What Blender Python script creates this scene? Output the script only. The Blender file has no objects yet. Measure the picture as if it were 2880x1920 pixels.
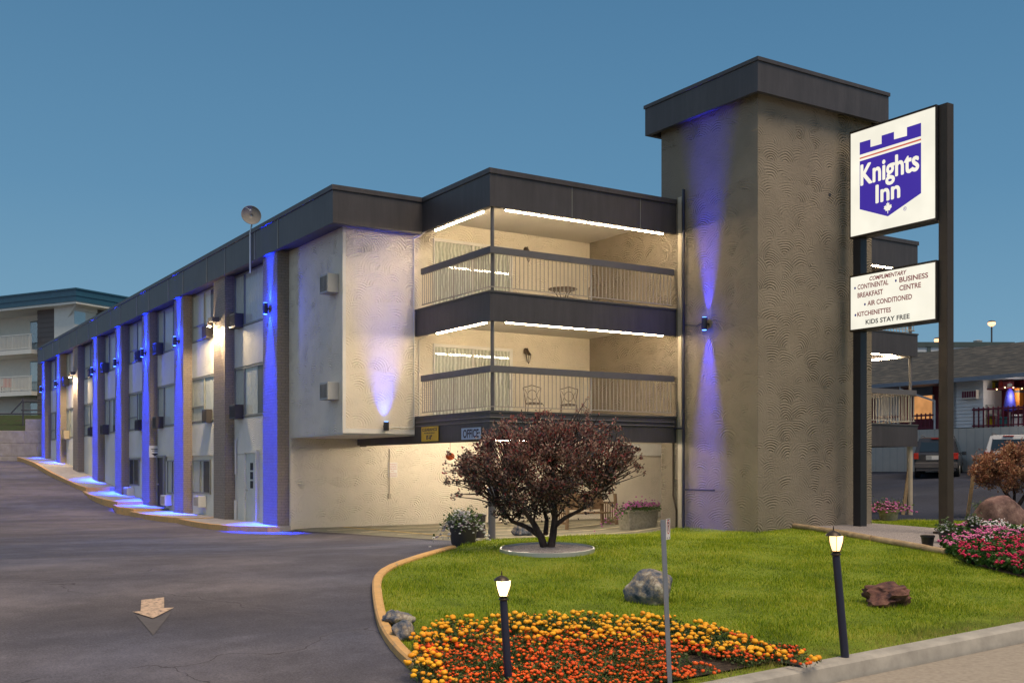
import bpy, math, random
import numpy as np
from math import sin, cos, pi, radians, sqrt, atan2
from mathutils import Vector, Matrix
random.seed(7); RNG = np.random.default_rng(7)
SC = bpy.context.scene
COL = SC.collection

# ------------------------------------------------------------ camera, sky, light, exposure
F, CX, CY = 3055.0, 1440.0, 1315.0       # focal length and horizon of the photograph (pixels of 2880x1920)
cam = bpy.data.cameras.new('camera'); camo = bpy.data.objects.new('camera', cam); COL.objects.link(camo)
cam.sensor_width = 36.0; cam.lens = 36.0 * F / 2880.0; cam.shift_y = (CY - 960.0) / 2880.0
camo.location = (0, 0, 0); camo.rotation_euler = (pi / 2, 0, 0)
cam.clip_start = 0.1; cam.clip_end = 2000
SC.camera = camo

world = bpy.data.worlds.new('World'); SC.world = world; world.use_nodes = True
wn = world.node_tree.nodes; wl = world.node_tree.links; wn.clear()
wout = wn.new('ShaderNodeOutputWorld'); wbg = wn.new('ShaderNodeBackground')
wtc = wn.new('ShaderNodeTexCoord'); wsep = wn.new('ShaderNodeSeparateXYZ'); wr = wn.new('ShaderNodeValToRGB')
wl.new(wtc.outputs['Generated'], wsep.inputs[0]); wl.new(wsep.outputs['Z'], wr.inputs[0])
els = wr.color_ramp.elements
els[0].position = 0.0; els[0].color = (0.235, 0.395, 0.515, 1)
els[1].position = 0.62; els[1].color = (0.06, 0.15, 0.27, 1)
e = els.new(0.12); e.color = (0.152, 0.335, 0.505, 1)
e = els.new(0.24); e.color = (0.100, 0.260, 0.438, 1)
e = els.new(0.40); e.color = (0.070, 0.198, 0.358, 1)
wsky = wn.new('ShaderNodeTexSky'); wsky.sky_type = 'NISHITA'; wsky.sun_disc = False
wsky.sun_elevation = radians(1.0); wsky.sun_rotation = radians(130)
wmix = wn.new('ShaderNodeMixRGB'); wmix.blend_type = 'ADD'; wmix.inputs[0].default_value = 0.025
wl.new(wr.outputs[0], wmix.inputs[1]); wl.new(wsky.outputs[0], wmix.inputs[2])
# warm glow added to the unseen sky, left behind the viewer, for left-facing walls
wdot = wn.new('ShaderNodeVectorMath'); wdot.operation = 'DOT_PRODUCT'; wdot.inputs[1].default_value = (-0.90, -0.42, 0.05); wl.new(wtc.outputs['Generated'], wdot.inputs[0])
wmr = wn.new('ShaderNodeMapRange'); wmr.inputs[1].default_value = 0.15; wmr.inputs[2].default_value = 1.0; wmr.inputs[3].default_value = 0.0; wmr.inputs[4].default_value = 1.0; wl.new(wdot.outputs['Value'], wmr.inputs[0])
wgl = wn.new('ShaderNodeMixRGB'); wgl.blend_type = 'ADD'; wgl.inputs[2].default_value = (0.25, 0.215, 0.19, 1); wl.new(wmr.outputs[0], wgl.inputs[0]); wl.new(wmix.outputs[0], wgl.inputs[1])
wl.new(wgl.outputs[0], wbg.inputs[0]); wbg.inputs[1].default_value = 0.95
wl.new(wbg.outputs[0], wout.inputs[0])

sun = bpy.data.lights.new('dusk_sun', 'SUN'); suno = bpy.data.objects.new('dusk_sun', sun); COL.objects.link(suno)
sun.energy = 3.3; sun.angle = radians(35); sun.color = (1.0, 0.80, 0.58)
sd = Vector((0.30, -0.34, 0.89)).normalized()          # towards the glow, behind the camera to the right
suno.rotation_euler = sd.to_track_quat('Z', 'Y').to_euler()
SC.view_settings.view_transform = 'Standard'; SC.view_settings.look = 'None'
SC.view_settings.exposure = 0.0; SC.view_settings.gamma = 1.0
SC.cycles.use_denoising = True
SC.cycles.max_bounces = 6; SC.cycles.diffuse_bounces = 3; SC.cycles.glossy_bounces = 3
SC.cycles.transparent_max_bounces = 12; SC.cycles.sample_clamp_indirect = 4.0
SC.cycles.caustics_reflective = False; SC.cycles.caustics_refractive = False

# ------------------------------------------------------------ the motel's own frame: a = along the street front, b = into the plot
P0 = (-0.504, 24.85); DR = (0.8440, 0.5363); DL = (-0.5363, 0.8440); TH = atan2(DR[1], DR[0])
def W(a, b, z): return (P0[0] + a * DR[0] + b * DL[0], P0[1] + a * DR[1] + b * DL[1], z)
def AB(x, y):
    dx, dy = x - P0[0], y - P0[1]
    return dx * DR[0] + dy * DR[1], dx * DL[0] + dy * DL[1]
def onb(u, v, b):
    r = (u - CX) / F; x0 = P0[0] + b * DL[0]; y0 = P0[1] + b * DL[1]
    a = (r * y0 - x0) / (DR[0] - r * DR[1]); return a, (CY - v) / F * (y0 + a * DR[1])
def ona(u, v, a):
    r = (u - CX) / F; x0 = P0[0] + a * DR[0]; y0 = P0[1] + a * DR[1]
    b = (r * y0 - x0) / (DL[0] - r * DL[1]); return b, (CY - v) / F * (y0 + b * DL[1])
def at(u, v, y): return ((u - CX) / F * y, y, (CY - v) / F * y)

def interp(x, xs, ys): return float(np.interp(x, xs, ys))
def sstep(x): x = min(1, max(0, x)); return x * x * (3 - 2 * x)
def zkerb(a): return -2.33 + 0.037 * (a + 3.13)
def zg_ab(a, b):
    top = -1.68 + 0.2 * sstep((a - 4) / 3.0) * sstep((6 - b) / 4.0)
    if b < -1.0:
        t = max(0.0, (b + 12.35) / 11.35); zk = zkerb(max(-30, min(30, a)))
        t2 = 1 - (1 - t) ** 1.55
        z = zk + (top - zk) * t2
        if b < -12.35: z = zk
    else:
        z = top + interp(b, [21, 25.8, 30.4, 35, 39.6, 44.2, 50, 60], [0, .40, .90, 1.27, 1.72, 2.0, 2.15, 2.2]) * sstep((4 - a) / 6)
        z += 1.5 * min(1, max(0, (a - 12) / 19.0)) * sstep((b + 1) / 4)
    z += 0.17 * math.exp(-((a - 0.5) / 4.2) ** 2 - ((b + 4.2) / 2.8) ** 2)
    return z
def zg(x, y): return zg_ab(*AB(x, y))
def G(u, v, lift=0.0):
    """ground point seen at pixel u, v"""
    y = 6.0
    while y < 120:
        x, _, z = at(u, v, y)
        if z <= zg(x, y) + lift: break
        y += 0.05
    return (x, y, zg(x, y) + lift)

# ------------------------------------------------------------ material helpers
class NT:
    def __init__(s, name):
        s.m = bpy.data.materials.new(name); s.m.use_nodes = True
        s.n = s.m.node_tree.nodes; s.l = s.m.node_tree.links
        s.bsdf = s.n['Principled BSDF']; s.out = s.n['Material Output']
    def new(s, t, **kw):
        nd = s.n.new(t)
        for k, v in kw.items():
            if k.startswith('i_'):
                k2 = k[2:]; nd.inputs[int(k2) if k2.isdigit() else k2].default_value = v
            else: setattr(nd, k, v)
        return nd
    def link(s, a, b): s.l.new(a, b)
    def math(s, op, a, b=None, c=None):
        nd = s.n.new('ShaderNodeMath'); nd.operation = op
        for i, x in enumerate((a, b, c)):
            if x is None: continue
            if isinstance(x, (int, float)): nd.inputs[i].default_value = x
            else: s.l.new(x, nd.inputs[i])
        return nd.outputs[0]
    def mix(s, fac, c1, c2, mode='MIX'):
        nd = s.n.new('ShaderNodeMixRGB'); nd.blend_type = mode
        for i, x in enumerate((fac, c1, c2)):
            if isinstance(x, (int, float)): nd.inputs[i].default_value = x
            elif isinstance(x, tuple): nd.inputs[i].default_value = x if len(x) == 4 else (*x, 1)
            else: s.l.new(x, nd.inputs[i])
        return nd.outputs[0]
    def ramp(s, src, stops):
        nd = s.n.new('ShaderNodeValToRGB'); el = nd.color_ramp.elements
        el[0].position, el[0].color = stops[0][0], (*stops[0][1], 1)
        el[1].position, el[1].color = stops[-1][0], (*stops[-1][1], 1)
        for p, c in stops[1:-1]:
            k = el.new(p); k.color = (*c, 1)
        s.l.new(src, nd.inputs[0]); return nd.outputs[0]
    def coord(s, kind='Object'): return s.new('ShaderNodeTexCoord').outputs[kind]
    def noise(s, vec, scale, detail=4, rough=0.55):
        nd = s.new('ShaderNodeTexNoise'); nd.inputs['Scale'].default_value = scale
        nd.inputs['Detail'].default_value = detail; nd.inputs['Roughness'].default_value = rough
        if vec is not None: s.l.new(vec, nd.inputs['Vector'])
        return nd.outputs[0]
    def bump(s, h, strength=0.4, dist=0.02):
        nd = s.new('ShaderNodeBump'); nd.inputs['Strength'].default_value = strength
        nd.inputs['Distance'].default_value = dist; s.l.new(h, nd.inputs['Height'])
        s.l.new(nd.outputs[0], s.bsdf.inputs['Normal'])
    def base(s, c, rough=0.7, metal=0.0, spec=None):
        if isinstance(c, tuple): s.bsdf.inputs['Base Color'].default_value = (*c, 1)
        else: s.l.new(c, s.bsdf.inputs['Base Color'])
        s.bsdf.inputs['Roughness'].default_value = rough; s.bsdf.inputs['Metallic'].default_value = metal
        if spec is not None: s.bsdf.inputs['Specular IOR Level'].default_value = spec

def sc(c, k): return tuple(x * k for x in c)
def painted(name, c, rough=0.6, metal=0.0, var=0.14, scale=3.0, bump=0.05, spec=None):
    t = NT(name); co = t.coord(); n = t.noise(co, scale, 6); n2 = t.noise(co, scale * 14, 3)
    k = t.math('ADD', t.math('MULTIPLY', n, 0.7), t.math('MULTIPLY', n2, 0.3))
    t.base(t.ramp(k, [(0.25, sc(c, 1 - var * 1.6)), (0.75, sc(c, 1 + var))]), rough, metal, spec)
    if bump: t.bump(n2, bump, 0.01)
    return t.m
def emit(name, c, strength):
    t = NT(name); t.base((0.8, 0.8, 0.8), 0.5)
    t.bsdf.inputs['Emission Color'].default_value = (*c, 1); t.bsdf.inputs['Emission Strength'].default_value = strength
    return t.m

def stucco(name, c, amp=1.0, stains=0.15, smooth_above=None, scale=2.0):
    """hand trowelled plaster: fans of concentric arcs"""
    t = NT(name); co = t.coord(); sp = t.new('ShaderNodeSeparateXYZ'); t.link(co, sp.inputs[0])
    nz = t.new('ShaderNodeTexNoise'); nz.inputs['Scale'].default_value = 1.7; nz.inputs['Detail'].default_value = 2; t.link(co, nz.inputs['Vector'])
    nc = t.new('ShaderNodeSeparateXYZ'); t.link(nz.outputs['Color'], nc.inputs[0])
    h = t.math('ADD', sp.outputs['X'], sp.outputs['Y'])
    h = t.math('ADD', h, t.math('MULTIPLY', nc.outputs['X'], 0.17)); v = t.math('ADD', sp.outputs['Z'], t.math('MULTIPLY', nc.outputs['Y'], 0.17))
    cb = t.new('ShaderNodeCombineXYZ'); t.link(t.math('MULTIPLY', h, scale), cb.inputs[0]); t.link(t.math('MULTIPLY', v, scale * 1.15), cb.inputs[1])
    vo = t.new('ShaderNodeTexVoronoi'); vo.voronoi_dimensions = '2D'; vo.inputs['Scale'].default_value = 1.0; t.link(cb.outputs[0], vo.inputs['Vector'])
    d = t.new('ShaderNodeVectorMath', operation='SUBTRACT'); t.link(cb.outputs[0], d.inputs[0]); t.link(vo.outputs['Position'], d.inputs[1])
    cs = t.new('ShaderNodeSeparateXYZ'); t.link(vo.outputs['Color'], cs.inputs[0])
    ds = t.new('ShaderNodeSeparateXYZ'); t.link(d.outputs[0], ds.inputs[0])
    ox = t.math('MULTIPLY', t.math('SUBTRACT', cs.outputs['X'], 0.5), 1.5)
    dx = t.math('ADD', ds.outputs['X'], ox); dy = t.math('ADD', ds.outputs['Y'], t.math('MULTIPLY_ADD', cs.outputs['Y'], 0.7, 0.35))
    dist = t.math('SQRT', t.math('ADD', t.math('MULTIPLY', dx, dx), t.math('MULTIPLY', dy, dy)))
    ring = t.math('SINE', t.math('MULTIPLY', dist, 46.0))
    big = t.noise(co, 0.9, 2); fine = t.noise(co, 60, 3)
    msk = t.math('MULTIPLY', t.math('SUBTRACT', big, 0.18), 3.6); cl = t.new('ShaderNodeClamp'); t.link(msk, cl.inputs[0])
    mm = t.math('MULTIPLY', t.math('SUBTRACT', t.noise(co, 2.3, 3), 0.36), 4.2); c2 = t.new('ShaderNodeClamp'); t.link(mm, c2.inputs[0])
    fade = t.math('SUBTRACT', 1.35, dist); c3 = t.new('ShaderNodeClamp'); t.link(fade, c3.inputs[0])
    hgt = t.math('MULTIPLY', t.math('ADD', t.math('MULTIPLY', t.math('MULTIPLY', ring, 0.85), t.math('MULTIPLY', c2.outputs[0], c3.outputs[0])), t.math('MULTIPLY', dist, 0.25)), cl.outputs[0])
    if smooth_above is not None:
        z0, z1 = smooth_above
        g = t.math('MAXIMUM', t.math('GREATER_THAN', sp.outputs['X'], 5.62), t.math('LESS_THAN', t.math('ADD', sp.outputs['Z'], t.math('MULTIPLY', big, 0.3)), z0))
        g2 = t.math('GREATER_THAN', sp.outputs['Z'], z1)
        hgt = t.math('MULTIPLY', hgt, t.math('MAXIMUM', t.math('MAXIMUM', g, g2), 0.12))
    rg = t.noise(co, 14, 4, .7); hgt = t.math('ADD', t.math('MULTIPLY', hgt, t.math('ADD', .55, t.math('MULTIPLY', rg, .9))), t.math('ADD', t.math('MULTIPLY', rg, 0.9), t.math('MULTIPLY', fine, 0.35)))
    st = t.noise(co, 0.55, 6, 0.65); tone = t.math('ADD', t.math('MULTIPLY', st, 0.8), t.math('MULTIPLY', fine, 0.2))
    t.base(t.ramp(tone, [(0.3, sc(c, 1 - stains)), (0.7, sc(c, 1 + stains * 0.6))]), 0.88, 0, 0.2)
    t.bump(hgt, min(1, 0.9 * amp), 0.018 * amp)
    return t.m

def bricks(name, c1, c2, mortar):
    t = NT(name); co = t.coord(); sp = t.new('ShaderNodeSeparateXYZ'); t.link(co, sp.inputs[0])
    cb = t.new('ShaderNodeCombineXYZ'); t.link(t.math('ADD', sp.outputs['X'], sp.outputs['Y']), cb.inputs[0]); t.link(sp.outputs['Z'], cb.inputs[1])
    br = t.new('ShaderNodeTexBrick'); t.link(cb.outputs[0], br.inputs['Vector'])
    br.inputs['Scale'].default_value = 1; br.inputs['Brick Width'].default_value = 0.225; br.inputs['Row Height'].default_value = 0.078
    br.inputs['Mortar Size'].default_value = 0.007; br.inputs['Mortar Smooth'].default_value = 0.3
    br.inputs['Color1'].default_value = (*c1, 1); br.inputs['Color2'].default_value = (*c2, 1); br.inputs['Mortar'].default_value = (*mortar, 1)
    n = t.noise(co, 25, 4)
    t.base(t.mix(0.35, br.outputs['Color'], t.ramp(n, [(0.3, sc(c1, 0.6)), (0.7, sc(c2, 1.35))])), 0.75)
    t.bump(t.math('ADD', t.math('MULTIPLY', br.outputs['Fac'], -1.0), t.math('MULTIPLY', n, 0.5)), 0.8, 0.012)
    return t.m

def leafmat(name, cols, rough=0.5, trans=0.25):
    t = NT(name); g = t.new('ShaderNodeNewGeometry')
    c = t.ramp(g.outputs['Random Per Island'], [(i / (len(cols) - 1), k) for i, k in enumerate(cols)])
    t.base(c, rough, 0, 0.4)
    if trans:
        tr = t.new('ShaderNodeBsdfTranslucent'); t.link(c, tr.inputs[0]); mx = t.new('ShaderNodeMixShader'); mx.inputs[0].default_value = trans
        t.link(t.bsdf.outputs[0], mx.inputs[1]); t.link(tr.outputs[0], mx.inputs[2]); t.link(mx.outputs[0], t.out.inputs[0])
    return t.m

def glassmat(name, tint=(0.8, 0.9, 0.95), fac=0.35):
    t = NT(name); t.n.remove(t.bsdf)
    tr = t.new('ShaderNodeBsdfTransparent'); tr.inputs[0].default_value = (*tint, 1)
    gl = t.new('ShaderNodeBsdfGlossy'); gl.inputs['Roughness'].default_value = 0.02; gl.inputs[0].default_value = (0.9, 0.95, 1, 1)
    lw = t.new('ShaderNodeLayerWeight'); lw.inputs[0].default_value = 0.45
    f = t.math('ADD', t.math('MULTIPLY', lw.outputs['Fresnel'], 0.22), fac)
    mx = t.new('ShaderNodeMixShader'); t.link(f, mx.inputs[0]); t.link(tr.outputs[0], mx.inputs[1]); t.link(gl.outputs[0], mx.inputs[2])
    t.link(mx.outputs[0], t.out.inputs[0]); return t.m

def asphalt(name, c, patch=0.35, warm=(1, 1, 1)):
    t = NT(name); co = t.coord()
    mp = t.new('ShaderNodeMapping'); mp.inputs['Scale'].default_value = (0.5, 1.0, 1.0); mp.inputs['Rotation'].default_value = (0, 0, -0.35); t.link(co, mp.inputs[0])
    st = t.noise(mp.outputs[0], 0.55, 7, 0.62); sp2 = t.noise(co, 140, 2); md = t.noise(co, 2.2, 5, 0.6)
    tone = t.math('ADD', t.math('MULTIPLY', st, 0.62), t.math('ADD', t.math('MULTIPLY', sp2, 0.22), t.math('MULTIPLY', md, 0.20)))
    col = t.ramp(tone, [(0.33, sc(c, 0.62)), (0.5, c), (0.68, sc(c, 1 + patch * 2.4))])
    lg = t.noise(co, 0.11, 3, .5); col = t.mix(t.ramp(lg, [(0.42, (0, 0, 0)), (0.62, (1, 1, 1))]), col, t.mix(1.0, col, (0.62, 0.72, 0.92), 'MULTIPLY'))
    sp3 = t.noise(co, 38, 4, .8); col = t.mix(.5, col, t.mix(1.0, col, t.ramp(sp3, [(0.35, (.45, .45, .45)), (0.65, (1.6, 1.6, 1.6))]), 'MULTIPLY'))
    wn_ = t.new('ShaderNodeTexNoise'); wn_.inputs['Scale'].default_value = 0.9; wn_.inputs['Detail'].default_value = 6; t.link(co, wn_.inputs['Vector'])
    wv = t.new('ShaderNodeVectorMath', operation='MULTIPLY_ADD'); t.link(wn_.outputs['Color'], wv.inputs[0]); wv.inputs[1].default_value = (1.5, 1.5, 0); t.link(co, wv.inputs[2])
    vo = t.new('ShaderNodeTexVoronoi'); vo.feature = 'DISTANCE_TO_EDGE'; vo.voronoi_dimensions = '2D'; vo.inputs['Scale'].default_value = 0.20; t.link(wv.outputs[0], vo.inputs['Vector'])
    keep = t.math('GREATER_THAN', t.noise(co, 0.35, 2), 0.52)
    crack = t.math('MULTIPLY', t.math('MULTIPLY', t.math('LESS_THAN', vo.outputs['Distance'], 0.0022), keep), 0.6)
    near = t.math('MULTIPLY', t.math('LESS_THAN', vo.outputs['Distance'], 0.03), t.math('MULTIPLY', keep, 0.08))
    col = t.mix(near, col, sc(c, 1.9)); col = t.mix(crack, col, sc(c, 0.25))
    t.base(col, 0.9, 0, 0.25); t.bump(t.math('SUBTRACT', t.math('ADD', sp2, t.math('MULTIPLY', md, 0.4)), crack), 0.7, 0.008)
    return t.m

def flat_noise(name, stops, scale, rough=0.9, bumpd=0.02, bs=0.6, detail=5, mult=(1, 1, 1)):
    t = NT(name); co = t.coord(); mp = t.new('ShaderNodeMapping'); mp.inputs['Scale'].default_value = mult; t.link(co, mp.inputs[0])
    n = t.noise(mp.outputs[0], scale, detail, 0.65); t.base(t.ramp(n, stops), rough, 0, 0.25)
    if bs: t.bump(n, bs, bumpd)
    return t.m

M = {}
M['cream'] = stucco('cream_stucco', (0.76, 0.69, 0.57), 1.0)
M['tan'] = stucco('tan_stucco', (0.275, 0.235, 0.185), 1.2, 0.22, (7.0, 8.25))
M['bay'] = stucco('bay_stucco', (0.74, 0.73, 0.66), 0.8)
M['brick'] = bricks('painted_brick', (0.27, 0.225, 0.185), (0.31, 0.26, 0.215), (0.15, 0.12, 0.10))
def streaky(name, c):
    t = NT(name); co = t.coord(); mp = t.new('ShaderNodeMapping'); mp.inputs['Scale'].default_value = (5.0, 5.0, 0.5); t.link(co, mp.inputs[0])
    a = t.noise(mp.outputs[0], 1.3, 5, .65); b = t.noise(co, 0.7, 4); d = t.noise(co, 30, 2); k = t.math('ADD', t.math('MULTIPLY', a, .5), t.math('ADD', t.math('MULTIPLY', b, .4), t.math('MULTIPLY', d, .1)))
    t.base(t.ramp(k, [(0.33, sc(c, .72)), (0.5, c), (0.62, sc(c, 1.25)), (0.72, sc(c, 1.7))]), .5); t.bump(t.math('ADD', b, t.math('MULTIPLY', d, .1)), .25, .05); return t.m
M['fascia'] = streaky('dark_fascia', (0.058, 0.053, 0.058))
M['rail'] = painted('rail_paint', (0.13, 0.125, 0.135), 0.5, 0, 0.1)
M['white'] = painted('white_paint', (0.72, 0.70, 0.66), 0.5, 0, 0.08)
M['ceil'] = painted('ceiling_paint', (0.70, 0.66, 0.58), 0.8, 0, 0.06, 1.2)
M['alu'] = painted('aluminium', (0.55, 0.56, 0.55), 0.35, 0.6, 0.06)
M['frame'] = painted('window_frame', (0.24, 0.25, 0.23), 0.45)
M['black'] = painted('black_metal', (0.025, 0.025, 0.03), 0.4)
M['navy'] = painted('navy_post', (0.018, 0.022, 0.05), 0.35)
M['bronze'] = painted('bronze_metal', (0.07, 0.05, 0.035), 0.45, 0.4)
M['dgrey'] = painted('dark_grey', (0.075, 0.075, 0.08), 0.6)
M['lgrey'] = painted('light_grey', (0.42, 0.42, 0.41), 0.6)
M['glass'] = glassmat('window_glass', (0.95, 0.98, 0.98), 0.04)
M['glass2'] = glassmat('door_glass', (0.95, 0.97, 0.97), 0.03)
M['dark_in'] = painted('dark_interior', (0.03, 0.03, 0.03), 0.8)
def curtain():
    t = NT('curtain'); co = t.coord(); sp = t.new('ShaderNodeSeparateXYZ'); t.link(co, sp.inputs[0])
    h = t.math('MULTIPLY', t.math('ADD', sp.outputs['X'], sp.outputs['Y']), 1.0); n = t.noise(co, 3, 2)
    s1 = t.math('SINE', t.math('ADD', t.math('MULTIPLY', h, 58.0), t.math('MULTIPLY', n, 9.0)))
    t.base(t.ramp(t.math('MULTIPLY_ADD', s1, 0.5, 0.5), [(0, (0.58, 0.58, 0.50)), (1, (0.86, 0.85, 0.76))]), 0.85); t.bump(s1, 0.7, 0.02); return t.m
M['curtain'] = curtain()
M['concrete'] = flat_noise('concrete', [(0.3, (0.30, 0.28, 0.25)), (0.7, (0.46, 0.43, 0.38))], 3, 0.85, 0.005, 0.3)
M['yellow_kerb'] = flat_noise('worn_yellow_paint', [(0.28, (0.34, 0.31, 0.24)), (0.42, (0.64, 0.37, 0.14)), (0.8, (0.76, 0.46, 0.19))], 6, 0.7, 0.006, 0.4)
M['blue_glow'] = emit('blue_lens', (0.10, 0.35, 1.0), 5)
M['tube'] = emit('warm_tube', (1.0, 0.77, 0.48), 110)
M['tube_c'] = emit('carport_tube', (1.0, 0.83, 0.62), 88)
M['warm_bulb'] = emit('warm_lamp_glass', (1.0, 0.62, 0.25), 5.5)
M['bulb'] = emit('bulb', (1.0, 0.66, 0.30), 60)
M['flood'] = emit('flood_lens', (1.0, 0.82, 0.55), 40)

# ------------------------------------------------------------ mesh helpers
ORG = {}
def setp(o, label=None, cat=None, group=None, kind=None):
    if label: o['label'] = label
    if cat: o['category'] = cat
    if group: o['group'] = group
    if kind: o['kind'] = kind
    return o
def thing(name, label, cat, o=(0, 0, 0), frame='B', group=None, kind=None):
    e = bpy.data.objects.new(name, None); COL.objects.link(e); e.empty_display_size = 0.2
    if frame == 'B': e.location = W(*o); e.rotation_euler = (0, 0, TH)
    else: e.location = o
    ORG[e.name] = (tuple(o), frame)
    return setp(e, label, cat, group, kind)

class MB:
    def __init__(s): s.v = []; s.f = []
    def add(s, vs, fs):
        k = len(s.v); s.v.extend(tuple(p) for p in vs); s.f.extend(tuple(i + k for i in q) for q in fs); return s
    def box(s, x0, x1, y0, y1, z0, z1):
        if x0 > x1: x0, x1 = x1, x0
        if y0 > y1: y0, y1 = y1, y0
        if z0 > z1: z0, z1 = z1, z0
        return s.add([(x0, y0, z0), (x1, y0, z0), (x1, y1, z0), (x0, y1, z0), (x0, y0, z1), (x1, y0, z1), (x1, y1, z1), (x0, y1, z1)],
                     [(0, 3, 2, 1), (4, 5, 6, 7), (0, 1, 5, 4), (1, 2, 6, 5), (2, 3, 7, 6), (3, 0, 4, 7)])
    def cyl(s, p0, p1, r0, r1=None, n=10, caps=True):
        r1 = r0 if r1 is None else r1; p0 = Vector(p0); p1 = Vector(p1); d = (p1 - p0)
        if d.length < 1e-6: return s
        d.normalize(); u = d.orthogonal().normalized(); w = d.cross(u)
        vs = []
        for p, r in ((p0, r0), (p1, r1)):
            for i in range(n):
                t = 2 * pi * i / n; vs.append(p + u * (r * cos(t)) + w * (r * sin(t)))
        fs = [(i, (i + 1) % n, n + (i + 1) % n, n + i) for i in range(n)]
        if caps: fs += [tuple(range(n - 1, -1, -1)), tuple(range(n, 2 * n))]
        return s.add(vs, fs)
    def tube(s, pts, r, n=8):
        pts = [Vector(p) for p in pts]; rs = r if isinstance(r, (list, tuple)) else [r] * len(pts)
        vs = []; u = None
        for i, p in enumerate(pts):
            d = (pts[min(i + 1, len(pts) - 1)] - pts[max(i - 1, 0)]).normalized()
            if u is None: u = d.orthogonal().normalized()
            u = (u - d * u.dot(d)); u = u.normalized() if u.length > 1e-4 else d.orthogonal().normalized()
            w = d.cross(u)
            for k in range(n):
                t = 2 * pi * k / n; vs.append(p + u * (rs[i] * cos(t)) + w * (rs[i] * sin(t)))
        fs = []
        for i in range(len(pts) - 1):
            for k in range(n): fs.append((i * n + k, i * n + (k + 1) % n, (i + 1) * n + (k + 1) % n, (i + 1) * n + k))
        fs += [tuple(range(n - 1, -1, -1)), tuple(range((len(pts) - 1) * n, len(pts) * n))]
        return s.add(vs, fs)
    def lathe(s, c, prof, n=20, rot=0.0, flat=None):
        vs = []
        for r, z in prof:
            for k in range(n):
                t = 2 * pi * k / n + rot; vs.append((c[0] + r * cos(t), c[1] + r * sin(t), c[2] + z))
        fs = []
        for i in range(len(prof) - 1):
            for k in range(n): fs.append((i * n + k, i * n + (k + 1) % n, (i + 1) * n + (k + 1) % n, (i + 1) * n + k))
        fs += [tuple(range(n - 1, -1, -1)), tuple(range((len(prof) - 1) * n, len(prof) * n))]
        return s.add(vs, fs)
    def prism(s, poly, mp, d0, d1):
        """poly 2d points, mp(x, y, d) -> point"""
        n = len(poly); vs = [mp(x, y, d0) for x, y in poly] + [mp(x, y, d1) for x, y in poly]
        fs = [tuple(range(n - 1, -1, -1)), tuple(range(n, 2 * n))] + [(i, (i + 1) % n, n + (i + 1) % n, n + i) for i in range(n)]
        return s.add(vs, fs)
    def build(s, name, mat, parent=None, smooth=False, label=None, cat=None, group=None, kind=None, o=(0, 0, 0), frame='B', bevel=0.0):
        org, fr = ORG[parent.name] if parent is not None else (tuple(o), frame)
        me = bpy.data.meshes.new(name)
        me.from_pydata([(p[0] - org[0], p[1] - org[1], p[2] - org[2]) for p in s.v], [], s.f)
        if smooth:
            me.polygons.foreach_set('use_smooth', [True] * len(me.polygons))
            try: me.set_sharp_from_angle(angle=radians(45))
            except Exception: pass
        me.materials.append(M[mat] if isinstance(mat, str) else mat); me.update()
        ob = bpy.data.objects.new(name, me); COL.objects.link(ob)
        if parent is not None: ob.parent = parent
        elif fr == 'B': ob.location = W(*org); ob.rotation_euler = (0, 0, TH)
        else: ob.location = org
        if bevel:
            bv = ob.modifiers.new('bevel', 'BEVEL'); bv.width = bevel; bv.segments = 2; bv.limit_method = 'ANGLE'
        ORG[ob.name] = (org, fr)
        return setp(ob, label, cat, group, kind)

def npmesh(name, V, FC, mat, o=(0, 0, 0), parent=None, **kw):
    """V (n,3) world or parent-frame array, FC (m,k) int array"""
    V = np.asarray(V, dtype=np.float32) - np.array(o, dtype=np.float32); FC = np.asarray(FC, dtype=np.int32); k = FC.shape[1]
    me = bpy.data.meshes.new(name); me.vertices.add(len(V)); me.vertices.foreach_set('co', V.ravel())
    me.loops.add(FC.size); me.loops.foreach_set('vertex_index', FC.ravel())
    me.polygons.add(len(FC)); me.polygons.foreach_set('loop_start', np.arange(0, FC.size, k, dtype=np.int32))
    if kw.pop('smooth', False): me.polygons.foreach_set('use_smooth', np.ones(len(FC), dtype=bool))
    me.update(calc_edges=True); me.validate()
    me.materials.append(M[mat] if isinstance(mat, str) else mat)
    ob = bpy.data.objects.new(name, me); COL.objects.link(ob)
    if parent is not None: ob.parent = parent
    else: ob.location = o
    return setp(ob, **kw)

def textmesh(mb, s, size, mp, d=0.006, align='CENTER', bold=0.0, shear=0.0, sx=1.0):
    """letters as a mesh; mp(x, y, depth) -> point in the frame of mb"""
    cu = bpy.data.curves.new('t', 'FONT'); cu.body = s; cu.size = size; cu.align_x = align; cu.align_y = 'CENTER'
    cu.offset = bold; cu.shear = shear; cu.resolution_u = 3
    ob = bpy.data.objects.new('t', cu); COL.objects.link(ob)
    dg = bpy.context.evaluated_depsgraph_get(); me = bpy.data.meshes.new_from_object(ob.evaluated_get(dg))
    vs = [mp(p.co.x * sx, p.co.y, d) for p in me.vertices]; fs = [tuple(p.vertices) for p in me.polygons]
    mb.add(vs, fs)
    bpy.data.objects.remove(ob); bpy.data.curves.remove(cu); bpy.data.meshes.remove(me)
    return mb

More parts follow.
